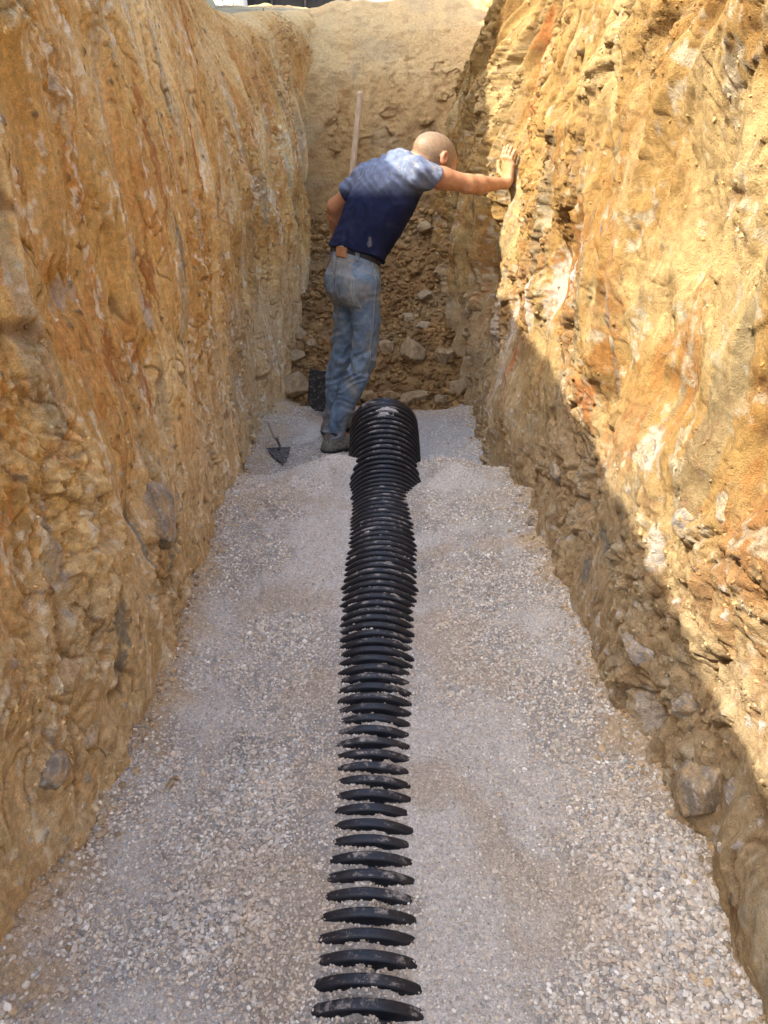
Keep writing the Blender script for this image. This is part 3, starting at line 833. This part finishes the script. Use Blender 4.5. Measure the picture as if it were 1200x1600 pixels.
# ------------------------------------------------------------------ signed distance modelling
class Vol:
    def __init__(s, lo, hi, h):
        s.lo = np.array(lo, np.float32); s.h = h
        s.n = np.ceil((np.array(hi) - s.lo) / h).astype(int) + 1
        s.F = np.full(s.n, .5, np.float32)
        s.ax = [s.lo[i] + h * np.arange(s.n[i], dtype=np.float32) for i in range(3)]
    def sub(s, a, b, m):
        i0 = np.maximum(((a - m - s.lo) / s.h).astype(int), 0); i1 = np.minimum(((b + m - s.lo) / s.h).astype(int) + 2, s.n)
        sl = tuple(slice(i0[k], i1[k]) for k in range(3))
        g = np.meshgrid(s.ax[0][sl[0]], s.ax[1][sl[1]], s.ax[2][sl[2]], indexing='ij')
        return sl, g
    def _comb(s, sl, d, k, op):
        F = s.F[sl]
        if op == 'cut':
            d = -d; t = np.clip(.5 - .5 * (F - d) / max(k, 1e-5), 0, 1)
            s.F[sl] = F * (1 - t) + d * t + k * t * (1 - t)
        else:
            t = np.clip(.5 + .5 * (F - d) / max(k, 1e-5), 0, 1)
            s.F[sl] = F * (1 - t) + d * t - k * t * (1 - t)
    def cone(s, a, b, ra, rb, k=.02, flat=None, op='add'):
        a = np.array(a, np.float32); b = np.array(b, np.float32)
        m = max(ra, rb) + .05
        sl, g = s.sub(np.minimum(a, b), np.maximum(a, b), m)
        p = np.stack(g, -1) - a; ab = b - a
        if flat is not None:
            n = np.array(flat[0], np.float32); n /= np.linalg.norm(n)
            p = p + ((flat[1] - 1) * (p @ n - 0))[..., None] * n; ab = ab + (flat[1] - 1) * (ab @ n) * n
        t = np.clip((p @ ab) / max(float(ab @ ab), 1e-9), 0, 1)
        d = np.linalg.norm(p - t[..., None] * ab, axis=-1) - (ra + (rb - ra) * t)
        s._comb(sl, d, k, op)
    def ell(s, c, axes, rad, k=.02, op='add'):
        c = np.array(c, np.float32); rad = np.array(rad, np.float32)
        sl, g = s.sub(c, c, float(rad.max()) + .04)
        p = np.stack(g, -1) - c
        A = np.array(axes, np.float32)
        q = p @ A.T
        k0 = np.linalg.norm(q / rad, axis=-1); k1 = np.linalg.norm(q / rad ** 2, axis=-1)
        d = k0 * (k0 - 1) / np.maximum(k1, 1e-6)
        s._comb(sl, d, k, op)
    def grid(s):
        return np.meshgrid(*s.ax, indexing='ij')
    def mesh(s, name, col=None, F=None):
        F = s.F if F is None else F
        g = openvdb.FloatGrid(.5); g.copyFromArray(np.ascontiguousarray(F, dtype=np.float32))
        P, Q = g.convertToQuads(isovalue=0.0)
        P = np.array(P, np.float32) * s.h + s.lo
        Q = np.array(Q, np.int32)
        v0, v1, v2 = P[Q[:, 0]], P[Q[:, 1]], P[Q[:, 2]]
        if float(np.einsum('ij,ij->i', v0 - P.mean(0), np.cross(v1 - P.mean(0), v2 - P.mean(0))).sum()) < 0: Q = Q[:, ::-1]
        c = col(P) if col is not None else None
        return raw_mesh(name, P, Q, c, True)

# ------------------------------------------------------------------ the man
rv = np.array((.62, -.78, 0.)); rv /= np.linalg.norm(rv)      # his right
fv = np.array((.78, .62, 0.)); fv /= np.linalg.norm(fv)       # his front
PEL = np.array((-.155, 3.98, .735))
HIPR, HIPL = PEL + rv * .082 + (0, 0, -.03), PEL - rv * .066 + (0, 0, -.03)
KNR, ANR = np.array((-.108, 3.955, .285)), np.array((-.270, 3.905, -.075))
KNL, ANL = np.array((-.238, 4.13, .27)), np.array((-.298, 4.20, -.06))
SHR, SHL = np.array((.150, 3.868, 1.215)), np.array((-.088, 4.12, 1.185))
ELR, WRR = np.array((.415, 3.995, 1.168)), np.array((.622, 4.155, 1.168))
ELL, WRL = np.array((-.258, 4.24, 1.055)), np.array((-.262, 4.38, .885))
NB = np.array((.085, 4.025, 1.245)); HC = np.array((.258, 4.05, 1.281))
Ff = np.array((.82, .44, -.36)); Ff /= np.linalg.norm(Ff)
Uh = np.array((0, 0, 1.)) - Ff[2] * Ff; Uh /= np.linalg.norm(Uh)
Sh = np.cross(Ff, Uh)
HS = 1.11
def hp(s_, f_, u_): return HC + HS * (Sh * s_ + Ff * f_ + Uh * u_)
man = empty('person', (PEL[0], PEL[1], -.2))
tag(man, 'bald man in dusty navy t-shirt and faded jeans leaning one hand on the right wall', 'person')
M_skin = attr_mat('skin', rough=.55, fine=260, mid=60, amp=.12, bump=.25, bdist=.0015, spec=.4)
M_cloth = attr_mat('cotton', rough=.95, fine=500, mid=40, amp=.22, bump=.35, bdist=.002, spec=.1)
M_denim = attr_mat('denim', rough=.95, fine=600, mid=35, amp=.25, bump=.4, bdist=.002, spec=.1)
M_leather = plain_mat('tan_leather', (.36, .17, .07), (.26, .12, .05), 40, .7, .3, .001)
M_belt = plain_mat('belt_leather', (.010, .010, .016), (.03, .028, .03), 60, .6, .3, .001)
M_shoe = plain_mat('olive_suede', (.085, .085, .065), (.14, .13, .10), 40, .95, .4, .001, dust=(.30, .27, .22), dust_amt=.45)
M_sole = plain_mat('black_rubber', (.012, .012, .012), (.03, .03, .028), 30, .7, .3, .002, dust=(.25, .22, .18), dust_amt=.35)
M_white = plain_mat('white_cotton', (.55, .54, .50), (.42, .40, .36), 40, .95, .3, .001)
M_eye = plain_mat('eye', (.75, .72, .68), (.7, .66, .6), 10, .3, 0, .001)

def finger(vol, pts, r0, r1, k=.005):
    n = len(pts) - 1
    for i in range(n):
        a = r0 + (r1 - r0) * i / n; b = r0 + (r1 - r0) * (i + 1) / n
        vol.cone(pts[i], pts[i + 1], a, b, k)
        vol.cone(pts[i + 1], pts[i + 1], b * 1.05, b * 1.05, k)
def build_body():
    v = Vol((-.46, 3.70, -.23), (.74, 4.55, 1.50), .0042)
    # under the clothes
    fl = (fv, 1.45)
    v.cone(PEL + (0, 0, .04), (.02, 4.0, 1.12), .118, .150, .03, fl)
    for h, kn, an in ((HIPR, KNR, ANR), (HIPL, KNL, ANL)):
        v.cone(h, kn, .052, .042, .03); v.cone(kn, an, .040, .030, .02)
        v.cone(an, an + np.array((.05, .035, -.05)), .030, .024, .02)
    # shoulders and arms
    for sh in (SHR, SHL):
        v.cone(NB, sh, .050, .050, .04)
    v.cone(SHR, SHR + (ELR - SHR) * .5, .054, .050, .03); v.cone(SHR + (ELR - SHR) * .5, ELR, .050, .040, .02)
    mid = ELR + (WRR - ELR) * .28 + np.array((0, 0, -.006))
    v.cone(ELR, mid, .041, .045, .02); v.cone(mid, WRR, .044, .0255, .02, ((0, 1, .4), 1.05))
    v.cone(ELR + (-.01, -.012, -.02), ELR + (.01, -.012, -.022), .024, .022, .02)      # point of the elbow
    v.cone(SHL, ELL, .050, .041, .02)
    ml = ELL + (WRL - ELL) * .3
    v.cone(ELL, ml, .041, .043, .02); v.cone(ml, WRL, .042, .027, .02)
    # neck and head
    v.cone(NB + (-.01, -.01, -.015), hp(0, -.045, -.03), .064, .058, .03)
    v.cone(NB + (.02, .01, -.05), hp(0, .01, -.07), .052, .050, .03)
    A = [Sh, Ff, Uh]
    v.ell(hp(0, -.016, .018), A, np.array((.077, .106, .080)) * HS, .02)
    v.ell(hp(0, .034, -.020), A, np.array((.060, .068, .068)) * HS, .03)
    v.cone(hp(0, .068, -.078), hp(0, .060, -.076), .024, .024, .03)
    v.cone(hp(-.045, .02, -.058), hp(0, .072, -.078), .024, .020, .03); v.cone(hp(.045, .02, -.058), hp(0, .072, -.078), .024, .020, .03)
    v.cone(hp(-.032, .084, .022), hp(.032, .084, .022), .013, .013, .015)
    for s_ in (-1, 1):
        v.cone(hp(s_ * .033, .103, .000), hp(s_ * .031, .103, .000), .016, .016, .012, op='cut')
        v.cone(hp(s_ * .045, .066, -.030), hp(s_ * .040, .070, -.028), .018, .018, .02)
    v.cone(hp(0, .094, .010), hp(0, .116, -.030), .009, .013, .010)
    v.cone(hp(-.012, .106, -.034), hp(.012, .106, -.034), .009, .009, .008)
    v.cone(hp(-.020, .094, -.052), hp(.020, .094, -.052), .008, .008, .006)
    v.cone(hp(-.018, .092, -.062), hp(.018, .092, -.062), .008, .008, .005)
    for s_ in (-1, 1):
        B = [Sh * .97 - Ff * .24 * s_, Ff * .97 + Sh * .24 * s_, Uh]
        v.ell(hp(s_ * .086, -.012, -.002), B, (.010, .020, .032), .006)
        v.ell(hp(s_ * .094, -.006, .003), B, (.010, .012, .020), .003, op='cut')
        v.cone(hp(s_ * .078, -.002, -.006), hp(s_ * .082, 0, -.012), .006, .006, .004)
    # right hand, palm flat on the wall, fingers up, thumb on the far side
    HW = np.array((.640, 4.185, 1.168))
    _c, _s = .874, .486
    def hv(x, y, z):
        x = x - .009; y = y * 1.12; z = z * 1.10
        return np.array((x * _c - y * _s, y * _c + x * _s * -.7, z))
    v.cone(WRR, HW + (.004, .0, .012), .026, .024, .02)
    for yy in (-.026, -.009, .009, .026):
        v.cone(HW + hv(.006, yy * .75, .018), HW + hv(.008, yy, .082 - abs(yy + .0) * .25), .0165, .0125, .012)
    for yy, L, lean in ((-.031, .056, -.008), (-.0105, .070, -.002), (.0100, .076, .002), (.030, .070, .006)):
        b = HW + hv(.007, yy, .080)
        pts = [b, b + hv(-.004, lean * .4, L * .42), b + hv(.002, lean * .75, L * .74), b + hv(.009, lean, L)]
        finger(v, pts,   .0108, .0085)
    t0 = HW + hv(.006, .026, .026)
    finger(v, [t0, t0 + hv(-.002, .026, .022), t0 + hv(.004, .042, .046), t0 + hv(.008, .048, .066)], .0125, .0088, .008)
    # left hand round the shovel handle
    G = shovel_at(.86)
    ax = SH_DIR
    out = np.array((G[0] - .0, G[1], G[2])) - WRL; 
    side = np.cross(ax, np.array((0., 1., 0.))); side /= np.linalg.norm(side)
    fw = np.cross(side, ax)
    pc = G - fw * .034 + side * .004
    v.cone(WRL, pc + ax * .012, .026, .024, .02)
    for q in (-.030, -.010, .010, .030):
        v.cone(pc + ax * q * .8 - side * .012, pc + ax * q + side * .016, .014, .012, .010)
        pts = []
        for ang in (200, 250, 305, 360, 405):
            a = R(ang)
            pts.append(G + ax * q + (-fw * math.cos(a - math.pi) * -1) * .029 * 1 + side * math.sin(a - math.pi) * .029 * -1)
        pts = [G + ax * q + (fw * math.cos(R(t)) + side * math.sin(R(t))) * .028 for t in (150, 100, 50, 5, -40)]
        finger(v, pts, .0092, .0075)
    pts = [pc + ax * .03 - side * .012] + [G + ax * .045 + (fw * math.cos(R(t)) + side * math.sin(R(t))) * .029 for t in (-140, -90, -45)]
    finger(v, pts, .012, .009)
    def col(P):
        c = np.zeros((len(P), 3), np.float32) + np.array((.40, .215, .082), np.float32)
        q = P - HC
        u, f, s_ = q @ Uh / HS, q @ Ff / HS, q @ Sh / HS
        n = fbm(P[:, 0] * 30 + P[:, 2] * 20, P[:, 1] * 30 - P[:, 2] * 14, 4, 970)
        head = (np.linalg.norm(q, axis=1) < .17)
        c = mix(c, (.36, .145, .06), ss(0, .5, n) * .5)
        scalp = ss(.085, .045, f + .01 * n - .25 * (u - .03)) * ss(-.085, -.05, u + .01 * n) * head * ss(.20, .145, np.linalg.norm(q, axis=1))
        ear = (np.abs(s_) > .080) * (u < .04)
        c = mix(c, np.array((.165, .118, .075), np.float32) , scalp * np.clip(.80 + .5 * fbm(P[:, 0] * 160 + P[:, 2] * 60, P[:, 1] * 160 - P[:, 2] * 90, 2, 972), .5, 1) * (1 - ear))
        c = mix(c, (.36, .14, .08), ear * .6)
        beard = ss(-.04, -.075, u) * ss(.0, .03, f) * head
        c = mix(c, (.36, .24, .18), beard * .6)
        eyebrow = head * (np.abs(u - .028) < .007) * (f > .075) * (np.abs(np.abs(s_) - .033) < .02)
        c = mix(c, (.16, .11, .08), eyebrow * .8)
        lips = head * (np.abs(u + .066) < .013) * (np.abs(s_) < .024) * (f > .09)
        c = mix(c, (.48, .18, .14), lips * .8)
        back = ss(.0, .05, -(f + .03)) * (u < -.02) * head
        c = mix(c, (.40, .19, .09), back * .5)
        arm = (P[:, 0] > .3) & (P[:, 2] < 1.36) & (~head)
        c = mix(c, (.44, .26, .12), arm * ss(-.1, .4, n) * .5)
        hand = ss(.62, .64, P[:, 0]) * arm
        c = mix(c, (.46, .26, .15), hand * .6)
        nail = arm * (P[:, 2] > 1.29)
        c = mix(c, (.52, .30, .19), nail * .4)
        return c
    o = link('body', v.mesh('body', col), M_skin, man)
    for s_ in (-1, 1):
        bmx = bmesh.new(); bmesh.ops.create_uvsphere(bmx, u_segments=16, v_segments=10, radius=.0125)
        e = bm_obj('eye', bmx, M_eye); e.parent = man
        e.location = Vector(hp(s_ * .032, .080, .000)) - Vector(man.location)
        for p in e.data.polygons: p.use_smooth = True

# shovel line (used by the left hand)
SH_TOP = np.array((-.125, 4.46, 1.600)); SH_SOC = np.array((-.322, 4.56, .085))
SH_DIR = (SH_TOP - SH_SOC) / np.linalg.norm(SH_TOP - SH_SOC)
def shovel_at(z): return SH_SOC + SH_DIR * (z - SH_SOC[2]) / SH_DIR[2]

def fc(x, y, z): return (x - PEL[0]) * fv[0] + (y - PEL[1]) * fv[1]
def rc_(x, y, z): return (x - PEL[0]) * rv[0] + (y - PEL[1]) * rv[1]
WAIST, TILT = .832, .42
def build_jeans():
    v = Vol((-.44, 3.76, -.17), (.06, 4.34, .93), .0034)
    v.cone(PEL + (0, 0, .00), PEL + (.012, .006, .12), .150, .146, .02, (fv, 1.30))
    for s_ in (-1, 1):
        v.ell(PEL - fv * .048 + rv * .060 * s_ + (0, 0, -.045), [rv, fv, (0, 0, 1)], (.080, .074, .100), .05)
    for h, kn, an, b in ((HIPR, KNR, ANR, 1), (HIPL, KNL, ANL, 0)):
        m1 = h + (kn - h) * .45 + fv * .014
        v.cone(h, m1, .090 if b else .080, .073 if b else .066, .03); v.cone(m1, kn, .073 if b else .066, .060, .02)
        m2 = kn + (an - kn) * .40 - fv * .012
        v.cone(kn, m2, .061, .061, .012); v.cone(m2, an + (an - kn) * .02, .060, .053, .012)
        v.cone(an + (0, 0, .0), an + (0, 0, -.03), .057, .056, .012)
    X, Y, Z = v.grid()
    n = pn(Z * 20 + 2.2 * pn(X * 9, Y * 9, 981) + (X + Y) * 5, (X - Y) * 6, 980)
    n2 = 1 - 2.4 * np.abs(pn(Z * 13 - (X - Y) * 6 + 1.5 * pn(X * 7, Z * 7, 983), (X + Y) * 5, 982))
    zr = Z + .0
    m = .35 + 1.3 * np.exp(-((zr - .27) / .13) ** 2) + 1.1 * ss(.10, -.06, zr) + .5 * np.exp(-((zr - .60) / .06) ** 2) * ss(-.03, -.1, fc(X, Y, Z))
    v.F += -.0065 * m * n - .0058 * m * n2 - .0028 * pn(X * 18 + Z * 8, Y * 18 - Z * 9, 985)
    del n, n2
    W = Z + TILT * fc(X, Y, Z)
    body = v.F.copy()
    v.F = np.maximum(v.F, W - (WAIST - .012))
    v.F = np.maximum(v.F, -(Z + .125))
    def col(P):
        x, y, z = P.T
        s_ = x + y
        n = fbm(z * 5 + 3, (x - y) * 7, 4, 990); n3 = fbm(z * 24, (x + y) * 24, 3, 995)
        c = np.zeros((len(P), 3), np.float32) + np.array((.15, .205, .275), np.float32)
        c = mix(c, (.21, .27, .335), ss(-.1, .45, n + .3 * n3))
        c = mix(c, (.30, .35, .38), np.exp(-((z - .45) / .14) ** 2) * ss(-.1, .3, n3) * .5)
        c = mix(c, (.28, .27, .24), ss(.0, .6, fbm(x * 9 + 2, z * 7, 4, 997) + .35 * ss(.5, .68, z) + .5 * ss(.08, -.05, z)) * .75)
        c = mix(c, (.06, .09, .14), ss(.25, .55, fbm(z * 17, (x - y) * 4, 3, 999)) * .35)
        a, f, w = rc_(x, y, z), fc(x, y, z), z + TILT * fc(x, y, z)
        seam = np.exp(-((f - .012) / .0035) ** 2) * (a > .08)
        c = mix(c, (.33, .36, .37), seam * .7); c = mix(c, (.05, .07, .10), np.exp(-((f - .020) / .003) ** 2) * (a > .08) * .6)
        cs = np.exp(-((a) / .0035) ** 2) * (f < 0) * (z > .60)
        c = mix(c, (.06, .08, .11), cs * .7)
        yoke = np.exp(-((w - (WAIST - .062 - .10 * np.abs(a))) / .003) ** 2) * (f < .02)
        c = mix(c, (.33, .30, .24), yoke * .7)
        wb = np.exp(-((w - (WAIST - .046)) / .0028) ** 2)
        c = mix(c, (.32, .27, .19), wb * .6)
        # front pocket mouth
        fp = np.exp(-(((np.hypot((f - .075) / .055, (w - (WAIST - .045)) / .055) - 1)) / .08) ** 2) * (a > .03) * (w < WAIST - .045)
        c = mix(c, (.36, .37, .34), fp * .7)
        c = c * np.array((.80, .81, .80))
        return c
    o = link('jeans', v.mesh('jeans', col), M_denim, man)
    a, f = rc_(X, Y, Z), fc(X, Y, Z)
    # back pockets
    for s_ in (1, -1):
        aa = a * s_
        zt = W - (WAIST - .125)
        reg = np.maximum.reduce([aa - .128 + .10 * (zt > 0), .018 - aa, zt + .16 * (.142 - aa) * .0, -(zt + .150 - .20 * np.abs(aa - .08)), f + .010])
        F = np.maximum(body - .0042, reg)
        def pcol(P, s_=s_):
            x, y, z = P.T; A_ = rc_(x, y, z) * s_; w = z + TILT * fc(x, y, z) - (WAIST - .125)
            c = np.zeros((len(P), 3), np.float32) + np.array((.19, .24, .28), np.float32)
            c = mix(c, (.30, .30, .27), ss(-.2, .4, fbm(x * 14, z * 12, 3, 1001)) * .7)
            st = np.maximum.reduce([(np.abs(w + .012) < .003) * 1., (np.abs(A_ - .119) < .003) * 1., (np.abs(A_ - .028) < .003) * 1., (np.abs(w + .150 - .20 * np.abs(A_ - .08) - .012) < .003) * 1.])
            c = mix(c, (.42, .40, .33), st * .7)
            edge = np.maximum((w > -.005) * 1., (A_ > .125) * .6)
            c = mix(c, (.40, .41, .38), edge * .8)
            return c * .68
        p = link('back_pocket', v.mesh('pocket', pcol, F), M_denim, o)
    # belt, loops, patch
    F = np.maximum(body - .0015, np.abs(W - (WAIST - .002)) - .017)
    link('belt', v.mesh('belt', None, F), M_belt, man)
    F = np.maximum.reduce([body - .0075, np.abs(W - (WAIST - .016)) - .026, np.abs(a - .030) - .038, f])
    pt = link('leather_patch', v.mesh('patch', None, F), M_leather, o)
    for (a0, front) in ((.115, 0), (-.115, 0), (.10, 1), (-.10, 1)):
        F = np.maximum.reduce([body - .008, np.abs(W - (WAIST - .012)) - .030, np.abs(a - a0) - .007, -f if front else f])
        me = v.mesh('loop', lambda P: np.zeros((len(P), 3), np.float32) + np.array((.14, .17, .20), np.float32), F)
        link('belt_loop', me, M_denim, o)
    F = np.maximum.reduce([body - .006, np.abs(W - (WAIST + .018)) - .009, np.abs(a + .03) - .075, f])
    link('undershirt_hem', v.mesh('hem', None, F), M_white, man)

def build_shirt():
    v = Vol((-.36, 3.72, .72), (.36, 4.36, 1.40), .0036)
    W0, W1, W2 = PEL + (.005, 0, .09), np.array((-.062, 4.0, 1.0)), np.array((.022, 4.005, 1.125))
    fl = (fv + np.array((0, 0, -.3)), 1.32)
    v.cone(W0 - (.02, 0, .05), W0, .160, .160, .02, fl)
    v.cone(W0, W1, .160, .174, .03, fl); v.cone(W1, W2, .174, .176, .03, fl)
    v.ell((.035, 4.005, 1.152), [rv, fv, (0, 0, 1)], (.175, .125, .120), .04)
    for sh in (SHR, SHL):
        v.cone(NB + (-.005, 0, -.012), sh, .066, .060, .05)
        v.cone(sh, sh, .062, .062, .03)
    dR = (ELR - SHR) / np.linalg.norm(ELR - SHR); dL = (ELL - SHL) / np.linalg.norm(ELL - SHL)
    eR, eL = SHR + dR * .16, SHL + dL * .17
    v.cone(SHR, eR + (0, 0, -.008), .060, .066, .02); v.cone(SHL, eL, .062, .066, .02)
    X, Y, Z = v.grid()
    a, f = rc_(X, Y, Z), fc(X, Y, Z)
    W = Z + TILT * f
    n = 1 - 2.2 * np.abs(pn(a * 13 + 1.2 * pn(a * 6, Z * 6, 1011), W * 4.0, 1010))
    n2 = pn(W * 22 + 3 * pn(a * 5, f * 5, 1013), a * 6 + f * 4, 1012)
    n3 = 1 - 2.2 * np.abs(pn((X + Z) * 15, (Z - X) * 4 + Y * 5, 1014))
    up = ss(1.0, 1.25, Z)
    v.F += -.0075 * n * (1 - .4 * up) - .0075 * n2 * ss(.99, .83, W) - .0065 * n3 * up - .002 * pn(X * 25, Z * 25 + Y * 18, 1016)
    solid = v.F.copy()
    # open sleeves, neck and hem
    P = np.stack([X, Y, Z], -1)
    cutR = (P - eR) @ dR - .40 * (Z - eR[2])
    cutL = (P - eL) @ dL
    nearR = (P[..., 0] > SHR[0] - .02) & (np.linalg.norm(P - eR, axis=-1) < .22)
    nearL = (P[..., 0] < SHL[0] + .06) & (np.linalg.norm(P - eL, axis=-1) < .20)
    v.F = np.where(nearR, np.maximum(v.F, cutR + .058), v.F)
    v.F = np.where(nearL, np.maximum(v.F, cutL + .035), v.F)
    del P
    v.cone(SHR + dR * .045, eR + dR * .03 + (0, 0, -.007), .048, .060, .004, op='cut')
    v.cone(SHL + dL * .06, eL + dL * .03, .050, .060, .004, op='cut')
    v.cone(NB + (.03, .01, .010), hp(0, -.02, -.06), .050, .063, .006, op='cut')
    v.F = np.maximum(v.F, (WAIST + .008 + .006 * np.sin(a * 40)) - W)
    def col(P):
        x, y, z = P.T
        c = np.zeros((len(P), 3), np.float32) + np.array((.010, .013, .034), np.float32)
        n = fbm(x * 6, z * 6 + y * 4, 4, 1020)
        c = mix(c, (.016, .019, .044), ss(-.1, .4, n))
        a = rc_(x, y, z); w = z + TILT * fc(x, y, z)
        # sunlit shoulders painted into the colour as pale blue-grey, then tan dust patches
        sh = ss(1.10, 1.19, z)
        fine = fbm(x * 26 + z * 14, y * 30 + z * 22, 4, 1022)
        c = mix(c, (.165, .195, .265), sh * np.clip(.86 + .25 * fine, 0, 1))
        pt = ss(.10, .55, fbm(x * 24 + z * 20 + 3, z * 10 - x * 10 + y * 9, 5, 1025, .7)) * ss(1.15, 1.23, z) * ss(-.05, .12, x + .10 * n)
        c = mix(c, (.46, .40, .27), pt * .5)
        d2 = ss(.38, .7, fbm(x * 21, z * 17 + y * 9, 4, 1027)) * ss(.02, .10, a) * ss(1.02, .85, z)
        c = mix(c, (.22, .20, .17), d2 * .7)
        hem = np.exp(-((w - (WAIST + .030)) / .003) ** 2)
        c = mix(c, (.010, .012, .035), hem * .7)
        return c
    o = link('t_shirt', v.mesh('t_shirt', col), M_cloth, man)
build_body(); build_jeans(); build_shirt()

def build_shoes():
    for (an, dirv, hz) in ((ANR, np.array((.80, .60, 0)), -.20), (ANL, np.array((.70, .71, 0)), -.19)):
        dirv = dirv / np.linalg.norm(dirv); sd = np.cross(dirv, (0, 0, 1))
        heel = np.array((an[0], an[1], hz)) - dirv * .045
        v = Vol(heel - (.13, .13, .03), heel + (.30, .34, .19), .0030)
        b = heel + (0, 0, .035)
        v.cone(b, b + dirv * .10, .042, .045, .02); v.cone(b + dirv * .08, b + dirv * .20, .046, .042, .02, ((0, 0, 1), 1.15))
        v.cone(b + dirv * .015 + (0, 0, .01), b + dirv * .03 + (0, 0, .075), .044, .046, .02)
        v.cone(b + dirv * .05 + (0, 0, .03), b + dirv * .14 + (0, 0, .005), .040, .032, .03)
        X, Y, Z = v.grid()
        s_ = (X - heel[0]) * sd[0] + (Y - heel[1]) * sd[1]; l = (X - heel[0]) * dirv[0] + (Y - heel[1]) * dirv[1]
        body = v.F.copy()
        top = Z - (hz + .105 + .035 * np.abs(l - .04) / .05)
        shoe = np.maximum.reduce([body, -(Z - hz - .022), top])
        root = link('shoe', v.mesh('shoe', None, shoe), M_shoe, man)
        sole = np.maximum.reduce([body - .006, Z - hz - .026, -(Z - hz + .004)])
        link('sole', v.mesh('sole', None, sole), M_sole, root)
        col_ = np.maximum.reduce([body - .004, np.abs(top + .006) - .008])
        link('collar', v.mesh('collar', None, col_), M_belt, root)
        strap = np.maximum.reduce([body - .0035, np.abs(l - .095 - .35 * (Z - hz - .05)) - .014, -(Z - hz - .03)])
        link('strap', v.mesh('strap', None, strap), M_shoe, root)
build_shoes()

# ------------------------------------------------------------------ shovel
M_wood = plain_mat('worn_wood', (.50, .40, .27), (.36, .27, .17), 14, .8, .3, .001, stretch=(6, 6, 1))
M_blade = plain_mat('blackened_steel', (.012, .012, .013), (.035, .032, .03), 20, .5, .4, .002, dust=(.24, .22, .19), dust_amt=.40)
def build_shovel():
    root = empty('shovel', (-.40, 4.60, -.17))
    tag(root, 'long handled shovel with black blade standing upright behind the man', 'shovel')
    n = 24; pts = [SH_SOC + (SH_TOP - SH_SOC) * (i / n) for i in range(n + 1)]
    pts[-1] = pts[-1] - SH_DIR * .004
    rad = [.0165 + .002 * math.sin(i * .5) * .3 for i in range(n + 1)]
    pts.append(SH_TOP); rad.append(.0165); pts.append(SH_TOP + SH_DIR * .010); rad.append(.009)
    link('handle', tube_mesh('handle', pts, rad, 18), M_wood, root)
    s0 = SH_SOC + SH_DIR * .16
    link('socket', tube_mesh('socket', [s0, SH_SOC + SH_DIR * .06, SH_SOC - SH_DIR * .01, SH_SOC - SH_DIR * .10], [.0195, .021, .024, .012], 18), M_blade, root)
    # dished blade
    ang = R(18)
    wd = np.array((math.cos(ang), -math.sin(ang), 0)); dn = np.array((-.13, .02, -1.0)); dn /= np.linalg.norm(dn)
    wd = wd - dn * (wd @ dn); wd /= np.linalg.norm(wd); nm = np.cross(wd, dn)
    if nm[1] > 0: nm = -nm
    L = .262; cen = SH_SOC + np.array((-.045, 0, .005)) 
    nu, nv = 41, 45; V = []
    for sgn in (0, 1):
        for i in range(nu):
            u = -1 + 2 * i / (nu - 1)
            for j in range(nv):
                t = j / (nv - 1)
                hw = .104 * (1 - .05 * t) * (1 if t < .72 else math.sqrt(max(1 - ((t - .72) / .30) ** 2 * .93, .02)))
                p = cen + wd * (u * hw) + dn * (t * L) + nm * (-(1 - u * u) * .018 * (1 - t * .6) - .0 + sgn * .0028) + nm * (.012 * math.exp(-(u / .16) ** 2) * (1 - t) * -1 * 0)
                V.append(p)
    V = np.array(V); F = grid_faces(nu, nv); k = nu * nv
    i = np.arange(k).reshape(nu, nv)
    rim = list(i[0, :]) + list(i[1:, -1]) + list(i[-1, ::-1][1:]) + list(i[::-1, 0][1:-1])
    R_ = np.array([(rim[a], rim[(a + 1) % len(rim)], rim[(a + 1) % len(rim)] + k, rim[a] + k) for a in range(len(rim))])
    link('blade', raw_mesh('blade', V, np.concatenate([F, F[:, ::-1] + k, R_])), M_blade, root)
build_shovel()

# ------------------------------------------------------------------ trowel
def build_trowel():
    root = empty('trowel', (-.58, 3.78, -.19))
    tag(root, 'small pointing trowel with pale wooden handle stuck in gravel by the left wall', 'trowel')
    top, joint = Vector((-.640, 3.98, -.045)), Vector((-.592, 3.885, -.118))
    d = (top - joint).normalized()
    pts = [joint + (top - joint) * t for t in (0, .08, .35, .7, .93, 1)]
    link('handle', tube_mesh('handle', pts, [.011, .0155, .0165, .019, .018, .009], 16), plain_mat('pale_wood', (.40, .34, .27), (.30, .25, .19), 30, .85, .3, .001), root)
    bl = Vector((-.575, 3.84, -.165))
    M_tw = plain_mat('grey_steel', (.02, .02, .02), (.05, .048, .045), 30, .55, .3, .001, dust=(.30, .27, .23), dust_amt=.42)
    link('shank', tube_mesh('shank', [joint + d * .01, joint - d * .02, Vector((-.575, 3.865, -.150)), bl], [.007, .0065, .0065, .008], 10), M_tw, root)
    A, B, T = Vector((-.648, 3.855, -.163)), Vector((-.520, 3.90, -.172)), Vector((-.532, 3.66, -PR - .014))
    n = (B - A).cross(T - A).normalized() * .0016
    bm = bmesh.new()
    mids = [A, A.lerp(T, .5) + (A - B) * .05, T, B.lerp(T, .5) + (B - A) * .05, B]
    tv = [bm.verts.new(p + n) for p in mids]; bv = [bm.verts.new(p - n) for p in mids]
    bm.faces.new(tv); bm.faces.new(bv[::-1])
    for i in range(5): bm.faces.new((tv[i], bv[i], bv[(i + 1) % 5], tv[(i + 1) % 5]))
    bmesh.ops.recalc_face_normals(bm, faces=bm.faces[:])
    bm_obj('blade', bm, M_tw, root)
build_trowel()
